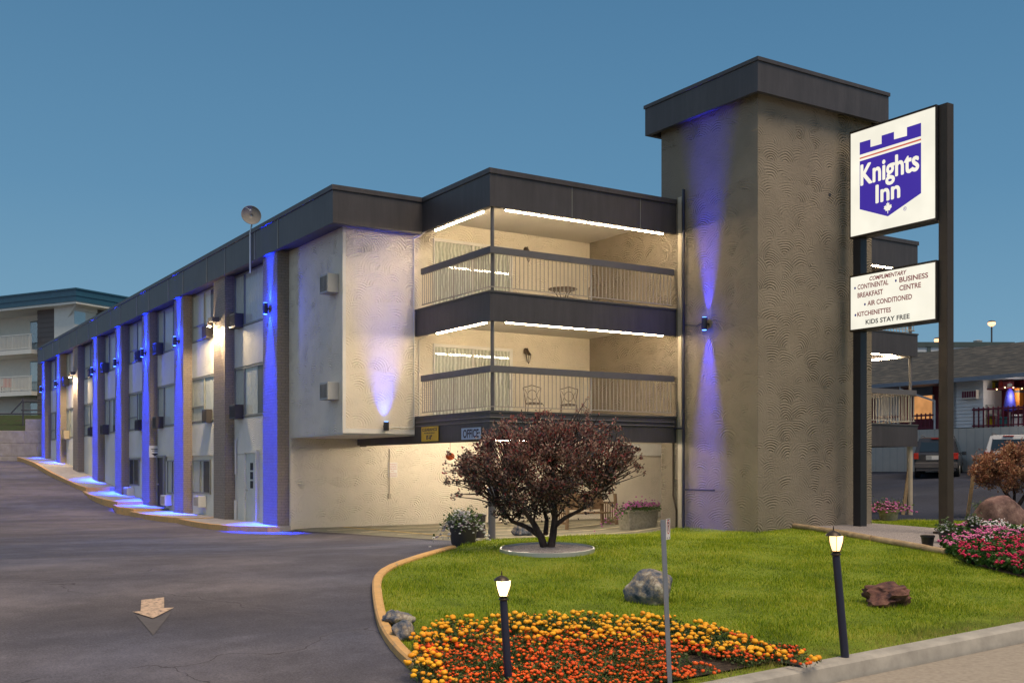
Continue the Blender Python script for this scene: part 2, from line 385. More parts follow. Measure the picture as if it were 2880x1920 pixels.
def spot(name, parent, loc, direction, color, energy, size=70, blend=0.6, radius=0.05, falloff=None, squash=1.0):
    l = bpy.data.lights.new(name, 'SPOT'); l.color = color; l.energy = energy; l.spot_size = radians(size); l.spot_blend = blend; l.shadow_soft_size = radius
    o = bpy.data.objects.new(name, l); COL.objects.link(o); o.location = loc
    o.rotation_euler = (-Vector(direction)).to_track_quat('Z', 'Y').to_euler(); 
    if falloff:
        l.use_nodes = True; nt = l.node_tree; em = [n for n in nt.nodes if n.type == 'EMISSION'][0]
        lf = nt.nodes.new('ShaderNodeLightFalloff'); lf.inputs['Strength'].default_value = 1.0; nt.links.new(lf.outputs[falloff], em.inputs['Strength'])
    if parent is not None: o.parent = parent
    o.scale = (squash, 1, 1)
    return o
def plight(name, parent, loc, color, energy, radius=0.05):
    l = bpy.data.lights.new(name, 'POINT'); l.color = color; l.energy = energy; l.shadow_soft_size = radius
    o = bpy.data.objects.new(name, l); COL.objects.link(o); o.location = loc
    if parent is not None: o.parent = parent
    return o

# ============================================================ GROUND
from mathutils.geometry import delaunay_2d_cdt
def inpoly(x, y, P):
    c = False; j = len(P) - 1
    for i in range(len(P)):
        xi, yi = P[i]; xj, yj = P[j]
        if (yi > y) != (yj > y) and x < (xj - xi) * (y - yi) / (yj - yi) + xi: c = not c
        j = i
    return c
def dens(P, step, closed=True):
    out = []; n = len(P)
    for i in range(n if closed else n - 1):
        p, q = P[i], P[(i + 1) % n]; d = math.hypot(q[0] - p[0], q[1] - p[1]); k = max(1, int(d / step))
        for j in range(k): out.append((p[0] + (q[0] - p[0]) * j / k, p[1] + (q[1] - p[1]) * j / k))
    if not closed: out.append(P[-1])
    return out
def sheet(name, P, step, lift, mat, zf=None, **kw):
    zf = zf or zg_ab
    B_ = dens(P, step); xs = [p[0] for p in P]; ys = [p[1] for p in P]; pts = list(B_); n = len(B_)
    x = min(xs) + step * 0.53
    while x < max(xs):
        y = min(ys) + step * 0.57
        while y < max(ys):
            if inpoly(x, y, P): pts.append((x + random.uniform(-.1, .1) * step, y + random.uniform(-.1, .1) * step))
            y += step
        x += step
    r = delaunay_2d_cdt([Vector(p) for p in pts], [(i, (i + 1) % n) for i in range(n)], [], 1, 1e-4)
    m = MB(); m.add([(v.x, v.y, zf(v.x, v.y) + lift) for v in r[0]], r[2]); return m.build(name, mat, smooth=True, **kw)

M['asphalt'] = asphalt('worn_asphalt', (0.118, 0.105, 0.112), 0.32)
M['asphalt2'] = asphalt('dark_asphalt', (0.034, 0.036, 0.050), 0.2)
M['street'] = flat_noise('street_concrete', [(0.25, (0.27, 0.23, 0.19)), (0.55, (0.36, 0.31, 0.25)), (0.8, (0.42, 0.37, 0.30))], 14, 0.9, 0.004, 0.5, 8)
M['earth'] = flat_noise('earth', [(0.3, (0.06, 0.055, 0.04)), (0.7, (0.10, 0.10, 0.06))], 0.3)
M['soil'] = flat_noise('soil', [(0.3, (0.035, 0.025, 0.02)), (0.7, (0.08, 0.06, 0.045))], 20, 0.95, 0.02, 0.8)
M['carport_floor'] = flat_noise('carport_floor', [(0.3, (0.17, 0.16, 0.12)), (0.7, (0.27, 0.25, 0.19))], 2.5, 0.8, 0.003, 0.3)
M['gravel'] = flat_noise('pea_gravel', [(0.3, (0.12, 0.11, 0.11)), (0.5, (0.30, 0.27, 0.27)), (0.75, (0.52, 0.46, 0.44))], 38, 0.9, 0.02, 1.0, 2)
M['turf'] = flat_noise('turf_soil', [(0.28, (0.075, 0.11, 0.010)), (0.5, (0.16, 0.22, 0.016)), (0.75, (0.28, 0.30, 0.05))], 1.1, 0.95, 0.02, 0.6, 8)

_zg0 = zg_ab
def zg_ab(a, b):
    return _zg0(a, b) - 0.07 * sstep((-1.6 - a) / 0.8) * sstep((b + 1) / 4) * sstep((22 - b) / 2)

g = MB(); N = 60
xs = [math.copysign(abs(t) ** 2.2, t) * 420 for t in np.linspace(-1, 1, N)]
for i in range(N):
    for j in range(N): 
        x, y = xs[i], xs[j] + 30; g.v.append((x, y, zg(x, y) - 0.35))
for i in range(N - 1):
    for j in range(N - 1): g.f.append((i * N + j, (i + 1) * N + j, (i + 1) * N + j + 1, i * N + j + 1))
g.build('ground', 'earth', kind='structure', frame='W', smooth=True)

KL = [AB(*G(u, v)[:2]) for u, v in ((1275, 1549), (1160, 1583), (1066, 1616), (1058, 1635), (1063, 1700), (1080, 1780), (1130, 1850), (1212, 1920))]
d_ = (KL[-1][0] - KL[-2][0], KL[-1][1] - KL[-2][1]); KL.append((KL[-1][0] + d_[0] * .9, -12.35))
KB = [AB(*G(u, v)[:2]) for u, v in ((2470, 1466), (2700, 1468), (2880, 1470))]
kb_d = (KB[2][0] - KB[1][0], KB[2][1] - KB[1][1]); KB.append((KB[2][0] + kb_d[0] * 3, KB[2][1] + kb_d[1] * 3))
LAWN = KL + [(KB[-1][0] + 3, -12.35)] + [KB[-1], KB[2], KB[1], KB[0], (9.65, KB[0][1]), (9.65, -2.84), (5.58, -2.84), (5.58, -0.15), (2.5, -0.35), (0.3, -0.45), (-0.9, -0.9)]
sheet('driveway', [(-45, -12.4), (6, -12.4), (6, 7.3), (-2.2, 7.3), (-2.2, 62), (-45, 62)], 1.0, 0.0, 'asphalt', kind='structure')
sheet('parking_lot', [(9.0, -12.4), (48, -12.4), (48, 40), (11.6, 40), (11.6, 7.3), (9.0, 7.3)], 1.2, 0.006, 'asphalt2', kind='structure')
sheet('carport_floor', [(-0.6, -0.4), (11.6, -0.4), (11.6, 7.3), (-1.95, 7.3), (-1.95, 6.0)], 1.0, 0.012, 'carport_floor', kind='structure')
sheet('street', [(-60, -30), (60, -30), (60, -12.72), (-60, -12.72)], 2.0, -0.13, 'street', zf=lambda a, b: zkerb(max(-30, min(30, a))) + 0.012 * (b + 12.6), kind='structure')
sheet('lawn', LAWN, 0.45, 0.05, 'turf', kind='structure')
# kerbs
def sweep(name, pts, prof, mat, closed=False, **kw):
    """pts (a,b,z), prof [(offset, height)] to the left of the path"""
    m = MB(); n = len(pts); k = len(prof)
    for i, p in enumerate(pts):
        if closed: q0, q1 = pts[i - 1], pts[(i + 1) % n]
        else: q0, q1 = pts[max(i - 1, 0)], pts[min(i + 1, n - 1)]
        d = Vector((q1[0] - q0[0], q1[1] - q0[1])).normalized(); nx, ny = -d.y, d.x
        for o_, h in prof: m.v.append((p[0] + nx * o_, p[1] + ny * o_, p[2] + h))
    for i in range(n if closed else n - 1):
        for j in range(k):
            i2 = (i + 1) % n; m.f.append((i * k + j, i * k + (j + 1) % k, i2 * k + (j + 1) % k, i2 * k + j))
    if not closed: m.f += [tuple(range(k - 1, -1, -1)), tuple((n - 1) * k + j for j in range(k))]
    return m.build(name, mat, **kw)
KP = [(0.02, -0.2), (0.155, -0.2), (0.155, 0.085), (0.13, 0.11), (0.04, 0.11), (0.015, 0.08)]
kp = dens(KL, 0.4, False)
for _ in range(3): kp = [kp[0]] + [((kp[i - 1][0] + kp[i][0] * 2 + kp[i + 1][0]) / 4, (kp[i - 1][1] + kp[i][1] * 2 + kp[i + 1][1]) / 4) for i in range(1, len(kp) - 1)] + [kp[-1]]
sweep('yellow_kerb', [(a, b, zg_ab(a, b)) for a, b in kp], [(-o_ + 0.08, h) for o_, h in KP], 'yellow_kerb', kind='structure')
ks = [(a, -12.5, zkerb(a)) for a in np.arange(KL[-1][0] - .1, 40, 0.8)]
sweep('street_kerb', ks, [(0.19, -0.3), (0.19, 0.045), (0.13, 0.055), (-0.06, 0.045), (-0.10, 0.02), (-0.13, -0.12), (-0.16, -0.3)], 'concrete', kind='structure')

# painted arrow and stall lines
def marking(name, px, lift, mat, **kw):
    pts = [G(u, v) for u, v in px]; c = pts[0]
    m = MB(); ab = [AB(p[0], p[1]) for p in pts]; m.add([(a, b, zg_ab(a, b) + lift) for a, b in ab], [tuple(range(len(ab)))])
    return m.build(name, mat, **kw)
M['mark_pink'] = flat_noise('worn_arrow_paint', [(0.36, (0.16, 0.13, 0.11)), (0.44, (0.44, 0.32, 0.23)), (0.55, (0.60, 0.43, 0.30)), (0.8, (0.64, 0.46, 0.32))], 16, 0.8, 0.003, 0.2)
M['mark_old'] = flat_noise('faded_paint', [(0.35, (0.100, 0.091, 0.094)), (0.7, (0.128, 0.115, 0.115))], 5, 0.9, 0.003, 0.1)
M['mark_yellow'] = flat_noise('yellow_line_paint', [(0.3, (0.45, 0.32, 0.12)), (0.7, (0.72, 0.50, 0.16))], 9, 0.8, 0.003, 0.2)
M['mark_white'] = flat_noise('pale_line_paint', [(0.3, (0.5, 0.45, 0.3)), (0.7, (0.72, 0.66, 0.46))], 9, 0.8, 0.003, 0.2)
z7 = lambda x, y: (x * .4677, 1280 + y * .4677)
marking('painted_arrow', [z7(*p) for p in ((850, 873), (845, 943), (795, 947), (920, 985), (1047, 921), (987, 925), (987, 857))], 0.012, 'mark_pink', label='pale pink direction arrow painted on the driveway asphalt', cat='arrow marking')
marking('faded_arrow', [z7(*p) for p in ((815, 960), (920, 1085), (1030, 950), (920, 990))], 0.008, 'mark_old', label='faded ghost of an older arrow on the asphalt just below the pink arrow', cat='arrow marking')
def line_ab(name, a0, b0, a1, b1, w, mat, lift=0.02, **kw):
    d = Vector((a1 - a0, b1 - b0)).normalized(); n_ = Vector((-d.y, d.x)) * w / 2; m = MB(); K = 12
    for i in range(K + 1):
        t = i / K; a = a0 + (a1 - a0) * t; b = b0 + (b1 - b0) * t
        for s_ in (-1, 1): m.v.append((a + n_.x * s_, b + n_.y * s_, zg_ab(a + n_.x * s_, b + n_.y * s_) + lift))
    for i in range(K): m.f.append((2 * i, 2 * i + 1, 2 * i + 3, 2 * i + 2))
    return m.build(name, mat, **kw)
y0 = AB(*G(966, 1483)[:2]); y1 = AB(*G(1300, 1512)[:2])
line_ab('parking_line', y0[0], y0[1], y1[0], y1[1], 0.13, 'mark_yellow', 0.022, kind='structure')
for i, b in enumerate((0.6, 1.9, 3.2, 4.5, 5.8)):
    line_ab('parking_line', 0.2 - b * 0.3, b, 9.5, b, 0.12, 'mark_white', 0.022, kind='structure')

# walkway along the long facade
segs = [(7.28, 13.2, -1.60, -1.60), (13.2, 19.6, -1.58, -1.58), (19.6, 22.2, -1.50, -1.42), (22.2, 28.0, -1.30, -1.00), (28.0, 46.5, -0.85, 0.66)]
wk = MB(); wy = MB()
for i, (b0, b1, z0, z1) in enumerate(segs):
    n = max(2, int((b1 - b0) / 1.0)); out = []
    for j in range(n + 1):
        b = b0 + (b1 - b0) * j / n; z = z0 + (z1 - z0) * j / n
        if i == 4: z = float(np.interp(b, [28, 30.4, 35, 39.6, 44.2, 46.5], [-.84, -.62, -.2, .26, .52, .62]))
        a = -3.45 + (0.75 * math.exp(-((b - b0) / 0.7)) if i == 0 else 0.12 * math.exp(-((b - b0) / .5))) - 0.15 * sin(j * pi / n)
        out.append((a, b, z))
    k = len(wk.v)
    for a, b, z in out: wk.v += [(-2.0, b, z), (a + .12, b, z), (a + .12, b, z - .5), (-2.0, b, z - .5)]
    for j in range(n):
        for q in range(4): wk.f.append((k + j * 4 + q, k + (j + 1) * 4 + q, k + (j + 1) * 4 + (q + 1) % 4, k + j * 4 + (q + 1) % 4))
    wk.f += [(k, k + 1, k + 2, k + 3), (k + n * 4 + 3, k + n * 4 + 2, k + n * 4 + 1, k + n * 4)]
    pr = [(0, -.5), (.12, -.5), (.12, .004), (0, .002)]
    k = len(wy.v)
    for a, b, z in out: wy.v += [(a, b, z - .5), (a + .118, b, z - .5), (a + .118, b, z + .004), (a, b, z)]
    for j in range(n):
        for q in range(4): wy.f.append((k + j * 4 + q, k + j * 4 + (q + 1) % 4, k + (j + 1) * 4 + (q + 1) % 4, k + (j + 1) * 4 + q))
    wy.f += [(k, k + 3, k + 2, k + 1), (k + n * 4, k + n * 4 + 1, k + n * 4 + 2, k + n * 4 + 3)]
    a0_, _, z0_ = out[0]
    wy.box(a0_, -2.35, b0 - .10, b0 - .003, z0_ - .5, z0_ + .003)
wk.build('walkway', 'concrete', kind='structure'); wy.build('walkway_kerb', 'yellow_kerb', kind='structure')

# ============================================================ THE MOTEL
mot = thing('motel_building', 'three-storey stucco motel with brick pillars, dark fascia, corner balconies and a tall stair tower', 'motel', (0, 0, 0))
AW, BW, BG = -2.0, 3.74, 7.3      # bay wall plane, front wall plane, ground floor wall plane
wb = MB()
wb.box(AW, 17.2, BW, 45.6, 0.86, 6.44); wb.box(AW, 17.2, BG, 45.6, -2.4, 0.86)
wall = wb.build('wall', 'cream', mot)
def wallpart(name, mat, boxes, parent=mot, **kw):
    m = MB()
    for q in boxes: m.box(*q)
    return m.build(name, mat, parent, **kw)
wallpart('corner_trim', 'white', [(AW - .015, AW + .07, BW - .03, BW - .003, .86, 5.98), (AW + .07, -.02, BW - .03, BW - .003, .86, .98)], label='white trim board along the corner and foot of the cream wall')
wallpart('overhang_soffit', 'ceil', [(AW + .01, 0.0, BW + .01, BG, .82, .857)])
# roof deck, ceilings
wallpart('roof', 'dgrey', [(-2.30, 17.5, 3.46, 45.8, 6.46, 6.72), (.13, 5.58, .13, 3.455, 6.46, 6.72), (9.63, 15.07, .13, 3.455, 6.46, 6.72)])
wallpart('eave_soffit', 'fascia', [(-2.31, AW - .003, 3.47, 45.8, 5.97, 6.03), (AW - .003, -.03, 3.47, BW - .034, 5.97, 6.03)])
wallpart('balcony_ceiling', 'ceil', [(.13, 5.595, .13, BW - .004, 6.40, 6.455), (9.63, 15.07, .13, BW - .004, 6.40, 6.455)])
# fascia
fb = [(-2.45, -2.31, 3.30, 45.9, 5.94, 6.74), (-2.308, -.002, 3.30, 3.45, 5.94, 6.74), (0, .13, 0, 3.46, 5.99, 6.74), (.132, 5.58, 0, .13, 5.99, 6.74),
      (9.62, 15.07, 0, .13, 5.99, 6.74), (15.072, 15.2, 0, 3.46, 5.99, 6.74), (15.2, 17.65, 3.30, 3.45, 5.94, 6.74), (17.52, 17.65, 3.46, 45.9, 5.94, 6.74)]
cap = [(x0 - .03, x1 + .03, y0_ - .03, y1_ + (.0 if k in (0, 2, 5) else .03), 6.744, 6.86) for k, (x0, x1, y0_, y1_, _, _) in enumerate(fb)]
cap = [(-2.48, -2.28, 3.27, 45.93, 6.744, 6.86), (-2.276, -.034, 3.27, 3.47, 6.744, 6.86), (-.03, .16, -.03, 3.47, 6.744, 6.86), (.164, 5.58, -.03, .16, 6.744, 6.86),
       (9.62, 15.04, -.03, .16, 6.744, 6.86), (15.044, 15.23, -.03, 3.47, 6.744, 6.86), (15.234, 17.68, 3.27, 3.47, 6.744, 6.86)]
fas = wallpart('fascia', 'fascia', fb)
wallpart('fascia_cap', 'fascia', cap, fas)
PB = [7.4 + 4.6 * i for i in range(9)]
for b in PB:
    for q in (b - .35, b + 1.5): MB().box(-2.462, -2.447, q, q + .03, 5.95, 6.74).build('fascia_seam', 'frame', fas)
for q in (2.3, 4.4): MB().box(q, q + .012, -.004, -.001, 5.99, 6.74).build('fascia_seam', 'frame', fas)
# pillars
PW = 1.15
pillars = []
for i, b in enumerate(PB):
    m = MB(); m.box(-2.34, AW + .02, b, b + PW, -2.0, 5.965)
    pillars.append(m.build('brick_pillar', 'brick', mot))
# window bays
WR = random.Random(21); M['room_in'] = painted('room_interior', (0.10, 0.085, 0.07), 0.8, 0, .5, 2)
def window(b0, b1, z0, z1, split, curt=True, vent=None, name='window'):
    """split: b of the mullion; plane a = AW; seen from -a"""
    m = MB(); w = .05; A0, A1 = AW - .05, AW - .002
    m.box(A0, A1, b0, b1, z0, z0 + w); m.box(A0, A1, b0, b1, z1 - w, z1); m.box(A0, A1, b0, b0 + w, z0 + w, z1 - w); m.box(A0, A1, b1 - w, b1, z0 + w, z1 - w)
    m.box(A0 - .004, A1, split - w / 2, split + w / 2, z0 + w, z1 - w)
    if vent: m.box(A0 - .002, A1, *vent[0:2], vent[2], vent[2] + .04)
    wn_ = m.build('window', 'frame', mot)
    fr = WR.choice((0, 0, .25, .4, .55)) if curt else 0; cm = b0 + w + (b1 - b0 - 2 * w) * fr
    c = MB(); c.box(AW - .012, AW - .003, cm, b1 - w, z0 + w, z1 - w); c.build('curtain' if curt else 'dark_room', 'curtain' if curt else 'dark_in', wn_)
    if fr: c = MB(); c.box(AW - .010, AW - .003, b0 + w, cm - .002, z0 + w, z1 - w); c.build('dark_room', 'room_in', wn_)
    p = MB()
    for q0, q1 in ((b0 + w, split - w / 2), (split + w / 2, b1 - w)): p.add([(AW - .03, q0, z0 + w), (AW - .03, q1, z0 + w), (AW - .03, q1, z1 - w), (AW - .03, q0, z1 - w)], [(0, 3, 2, 1)])
    p.build('pane', 'glass', wn_); return wn_
def doorp(b0, b1, z0, z1, mat, panes=True, name='door'):
    m = MB(); m.box(AW - .04, AW - .002, b0, b1, z0, z1); d = m.build('door', mat, mot)
    f = MB(); f.box(AW - .09, AW - .002, b0 - .09, b0 - .003, z0, z1 + .09); f.box(AW - .09, AW - .002, b1 + .003, b1 + .09, z0, z1 + .09); f.box(AW - .09, AW - .002, b0 - .003, b1 + .003, z1 + .003, z1 + .09)
    f.build('door_frame', 'bay' if mat == 'bay_door' else 'frame', d)
    h = MB(); h.cyl((AW - .10, b1 - .12, z0 + 1.0), (AW - .04, b1 - .12, z0 + 1.0), .03); h.build('handle', 'alu', d)
    if panes:
        g_ = MB()
        for k in range(3): g_.box(AW - .047, AW - .041, b0 + .3, b0 + .55, z0 + 1.05 + k * .27, z0 + 1.27 + k * .27)
        g_.build('pane', 'dark_in', d)
    return d
M['bay_door'] = painted('door_paint', (0.60, 0.63, 0.57), 0.5)
for i in range(8):
    b0 = PB[i] + PW; b1 = PB[i + 1]
    MB().box(AW - .035, AW - .001, b0, b1, 3.10, 4.30).build('spandrel_panel', 'bay', mot); MB().box(AW - .035, AW - .001, b0, b1, 0.42 if i < 4 else -2.0, 1.52).build('spandrel_panel', 'bay', mot)
    if i % 2 == 0: sp_, ve = b1 - .95, None
    else: sp_, ve = b0 + 2.0, (b0 + 2.03, b1 - .08, None)
    for z0, z1 in ((4.32, 5.94), (1.56, 3.06)):
        window(b0 + .03, b1 - .03, z0, z1, sp_, vent=(ve[0], ve[1], z0 + .5) if ve else None)
gb = MB(); 
gb.box(AW - .033, AW - .001, 8.6, 11.95, -1.7, .40); gb.box(AW - .033, AW - .001, 13.2, 16.55, -1.7, .25); gb.box(AW - .033, AW - .001, 17.8, 21.15, -1.7, .25); gb.box(AW - .033, AW - .001, 22.4, 25.75, -1.7, .25)
gb.build('ground_floor_panel', 'bay', mot)
_aw = AW; AW = _aw - .034
doorp(9.85, 10.78, -1.66, .44, 'bay_door')
window(14.4, 16.45, -.87, .27, 15.5); window(18.1, 19.7, -.95, .28, 19.0)
doorp(20.1, 21.0, -1.62, .38, 'black', panes=False)
window(24.0, 25.6, -.72, .38, 24.8, curt=False)
AW = _aw
# balconies
def balcony(side, a0, a1, zt, zb, zfl, post_a, rail_top):
    """one slab with its fascia boards and its railing"""
    s_ = 1 if side == 'L' else -1
    x0, x1 = (a0, a1)
    m = MB(); m.box(x0 + .08, x1 - (0 if side == 'L' else .08), .08, BW - .003, zfl - .3, zfl - .003); sl = m.build('balcony_slab', 'ceil', mot)
    m = MB(); m.box(x0, x1, 0, .078, zb, zt)
    if side == 'L': m.box(x0, x0 + .078, .08, BW + (3.55 if zb < 1 else -.035), zb, zt)
    else: m.box(x1 - .078, x1, .08, BW - .003, zb, zt)
    fb_ = m.build('balcony_fascia', 'fascia', sl)
    m = MB(); m.box(x0 - .02, x1 + .02 * (side == 'R'), -.02, .10, zt + .003, zt + .045)
    if side == 'L': m.box(x0 - .02, x0 + .10, .103, BW - .04, zt + .003, zt + .045)
    else: m.box(x1 - .10, x1 + .02, .103, BW - .04, zt + .003, zt + .045)
    m.build('slab_edge', 'dgrey', sl)
    m = MB(); ra = x0 + .06 if side == 'L' else x1 - .06; rb = .06; h = rail_top
    xe = x1 - .08 if side == 'L' else x0 + .08
    m.box(min(ra, xe) - .04, max(ra, xe) + .04, rb - .04, rb + .04, h - .15, h); m.box(ra - .04, ra + .04, rb + .042, BW - .3, h - .15, h)
    r_ = m.build('balcony_railing', 'rail', mot)
    p = MB(); lo = zt + .13
    lo_a, hi_a = min(ra, xe), max(ra, xe)
    p.box(lo_a, hi_a, rb - .012, rb + .012, lo, lo + .02); p.box(ra - .012, ra + .012, rb, BW - .3, lo, lo + .02)
    q = lo_a + .1; k = 0
    while q < hi_a - .02:
        full = k % 25 == 24; w = .016 if full else .0075
        p.box(q - w, q + w, rb - w, rb + w, zt + .045 if full else lo, h - .15); q += .115; k += 1
    q = rb + .12; k = 0
    while q < BW - .3:
        full = k % 16 == 15; w = .016 if full else .0075
        p.box(ra - w, ra + w, q - w, q + w, zt + .045 if full else lo, h - .15); q += .108; k += 1
    p.build('baluster', 'alu' if False else 'picket', r_)
    return sl
M['picket'] = painted('picket_paint', (0.40, 0.38, 0.35), 0.5)
balcony('L', 0, 5.58, 4.02, 3.37, 3.97, .08, 5.08)
balcony('L', 0, 5.58, 1.27, .64, 1.22, .08, 2.35)
balcony('R', 9.62, 15.2, 4.02, 3.37, 3.97, .08, 5.08)
balcony('R', 9.62, 15.2, 1.27, .64, 1.22, .08, 2.35)
for a_ in (.15, 15.04):
    m = MB(); m.cyl((a_, .14, 1.23), (a_, .14, 3.66), .045, n=12); m.cyl((a_, .14, 3.98), (a_, .14, 6.40), .045, n=12); m.build('balcony_post', 'rail' if a_ < 1 else 'white_post', mot) if False else m.build('balcony_post', 'rail', mot)
M['beige'] = painted('beige_paint', (0.50, 0.43, 0.33), 0.5)
for a_ in (.15, 15.04):
    m = MB(); m.cyl((a_, .16, -2.0), (a_, .16, .9), .085, n=14); m.build('carport_column', 'rail' if a_ < 1 else 'beige', mot, smooth=True)
# conduits on the first slab edge
m = MB()
for zz in (1.16, 1.06): m.tube([(-.02, BW - .1, zz), (-.02, -.02, zz), (5.5, -.02, zz)], .014, 6)
m.build('conduit', 'rail', mot, smooth=True)
m = MB(); m.tube([(-.05, BW - .05, 1.1), (-.05, BW - .05, 5.95)], .016, 6); m.tube([(-.8, BW - .05, 1.03), (-.1, BW - .05, 1.03), (-.05, BW - .05, 1.1)], .014, 6)
m.tube([(-.05, BW - .05, 5.9), (-.02, 3.4, 5.93), (.05, 3.2, 6.0)], .02, 6); m.tube([(.1, BW - .05, 1.3), (.1, BW - .05, 3.3), (.08, 3.1, 3.36)], .013, 6)
m.build('conduit', 'white', mot, smooth=True)
# beam under the overhang, ceiling of the carport, beam over the far wall
wallpart('carport_beam', 'bronze', [(.082, .26, BW + 3.5, BG - .01, .60, .855), (.09, .22, .1, BW + 3.4, .62, .9)])
wallpart('carport_ceiling', 'ceil', [(.30, 5.59, BW + .0, BG - .003, .862, .9), (5.62, 11.5, .62, BG - .003, .87, .93)])
wallpart('wall_beam', 'white', [(5.0, 11.6, BG - .28, BG - .004, .40, .80)])
wallpart('wall_vent', 'dgrey', [(-.3 + 7.1, 7.75, BG - .04, BG - .003, -.95, -.25)], label='dark shuttered opening in the carport wall')
# sliding doors
def slider(zf, zt):
    a0, a1, am = .53, 2.97, 1.72; w = .06; B0, B1 = BW - .05, BW - .002
    m = MB(); m.box(a0, a1, B0, B1, zf, zf + .08); m.box(a0, a1, B0, B1, zt - .08, zt); m.box(a0, a0 + .04, B0, B1, zf + .08, zt - .08); m.box(a1 - .1, a1, B0, B1, zf + .08, zt - .08); m.box(am - .03, am + .03, B0 - .01, B1, zf + .08, zt - .08)
    d = m.build('sliding_door', 'white', mot)
    m = MB(); m.box(a0 + .04, a1 - .1, BW - .012, BW - .003, zf + .08, zt - .08); m.build('curtain', 'curtain', d)
    m = MB()
    for q0, q1 in ((a0 + .04, am - .03), (am + .03, a1 - .1)): m.add([(q0, BW - .03, zf + .08), (q1, BW - .03, zf + .08), (q1, BW - .03, zt - .08), (q0, BW - .03, zt - .08)], [(0, 1, 2, 3)])
    m.build('pane', 'glass2', d)
    m = MB(); m.box(a1 - .12, a1 - .08, B0 - .05, B0 - .002, zf + .9, zf + 1.15); m.build('handle', 'alu', d)
slider(3.98, 5.98); slider(1.23, 3.23)
# tower
wallpart('tower_wall', 'tan', [(5.6, 9.6, -2.86, .6, -2.2, 9.0), (5.6, 9.6, .6, BW, .94, 6.44)])
tf = wallpart('tower_fascia', 'fascia', [(5.3, 5.42, -3.16, .9, 8.68, 9.38), (5.422, 9.88, -3.16, -3.04, 8.68, 9.38), (9.76, 9.88, -3.038, .9, 8.68, 9.38), (5.422, 9.758, .78, .9, 8.68, 9.38)])
wallpart('tower_roof', 'fascia', [(5.422, 9.758, -3.038, .778, 8.96, 9.3), (5.27, 9.91, -3.19, .93, 9.383, 9.47)], tf)
wallpart('corner_board', 'beige', [(5.57, 5.597, -.22, -.08, -1.6, 6.9)])
pr = MB(); pr.tube([(5.53, -.34, -1.6), (5.53, -.34, 7.05)], .035, 8); pr.tube([(5.53, -.34, -.55), (5.50, -1.5, -.55)], .02, 6); pr.tube([(5.53, -.34, 1.0), (5.5, .25, 1.0)], .02, 6)
pr.tube([(5.55, -.34, 3.62), (5.57, -.8, 3.55), (5.57, -1.1, 3.6)], .012, 6)
pr.build('drain_pipe', 'navy', mot, smooth=True)
pr = MB(); pr.tube([(5.57, .12, 1.2), (5.57, .1, -.4), (5.55, .08, -.7), (5.57, -.02, -1.1), (5.57, -.02, -1.7)], .025, 6); pr.build('drain_pipe', 'bronze', mot, smooth=True)
m = MB(); m.tube([(AW - .02, 11.75, .95), (AW - .08, 11.75, .8), (AW - .08, 11.75, -.2)], .03, 6); m.tube([(AW - .08, 11.75, -1.0), (AW - .08, 11.75, -1.6)], .05, 6); m.build('drain_pipe', 'white', mot, smooth=True)
m = MB(); m.cyl((.9 + .1, BG - .04, .55), (.9 + .1, BG - .04, -.75), .015, n=6); m.box(.96, 1.04, BG - .06, BG - .003, -.9, -.75); m.build('conduit', 'beige', mot)
m = MB(); m.cyl((8.05, -2.87, 6.72), (8.05, -2.85, 6.72), .045, n=8); m.build('vent_hole', 'black', mot)
# pillars' end wall behind building left: parapet

# ============================================================ LAMPS AND THINGS FIXED TO THE MOTEL
ordn = ['first', 'second', 'third', 'fourth', 'fifth', 'sixth', 'seventh', 'eighth', 'ninth']
BLUE = (0.006, 0.030, 1.0)
def blue_lamp(a, b, z, label, group, up=True, down=True, normal=(-1, 0), en=60, size=46, tilt=0.10, h=.15, r=.065, blend=.8, tilt2=None, col=None, squash=1.0, off=.17, glow=0):
    tilt2 = tilt if tilt2 is None else tilt2; col = col or BLUE
    t = thing('cylinder_wall_lamp', label, 'wall lamp', (a, b, z), group=group)
    na, nb = normal; c = (a + na * .14, b + nb * .14)
    m = MB(); m.lathe((c[0], c[1], z - h), [(r, 0), (r + .006, .02), (r + .006, 2 * h - .02), (r, 2 * h)], 16); m.build('lamp_body', 'black', t, smooth=True)
    m = MB(); m.tube([(a + na * .005, b + nb * .005, z), (c[0], c[1], z)], .03, 8); m.build('bracket', 'black', t)
    m = MB()
    if down: m.lathe((c[0], c[1], z - h - .012), [(r * .8, 0), (r * .8, .008)], 14)
    if up: m.lathe((c[0], c[1], z + h + .004), [(r * .8, 0), (r * .8, .008)], 14)
    m.build('lens', 'blue_glow', t)
    lx, ly = na * off, nb * off
    if glow:
        plight('lamp_glow', t, (na * .26, nb * .26, h + .1), BLUE, glow, .03); plight('lamp_glow', t, (na * .26, nb * .26, -h - .1), BLUE, glow, .03)
    if up: spot('blue_uplight', t, (lx, ly, h + .04), (-na * tilt, -nb * tilt, 1), col, en, size, blend, .03, 'Constant', squash)
    if down: spot('blue_downlight', t, (lx, ly, -h - .04), (-na * tilt2, -nb * tilt2, -1), col, en, size, blend, .03, 'Constant', squash)
    return t
for i in (0, 2, 3, 4, 5, 7, 8):
    w = {0: 'at the building corner', 8: 'at the far end'}.get(i, 'counted from the building corner')
    blue_lamp(-2.34, PB[i] + .56, 4.43, f'blue glowing cylinder lamp on the {ordn[i]} brick pillar {w}'.replace('counted from the building corner', 'from the building corner'), 'blue cylinder lamps on the brick pillars', en=2600, size=96, tilt=.84, blend=.5, tilt2=.70, squash=.52, off=.10, glow=48)
blue_lamp(-.876, BW - .003, 1.05, 'black cylinder lamp throwing blue light up the pale stucco wall beside the balconies', None, up=True, down=False, normal=(0, -1), en=420, size=64, tilt=.50, blend=1.0, col=(.04, .09, 1), h=.11)
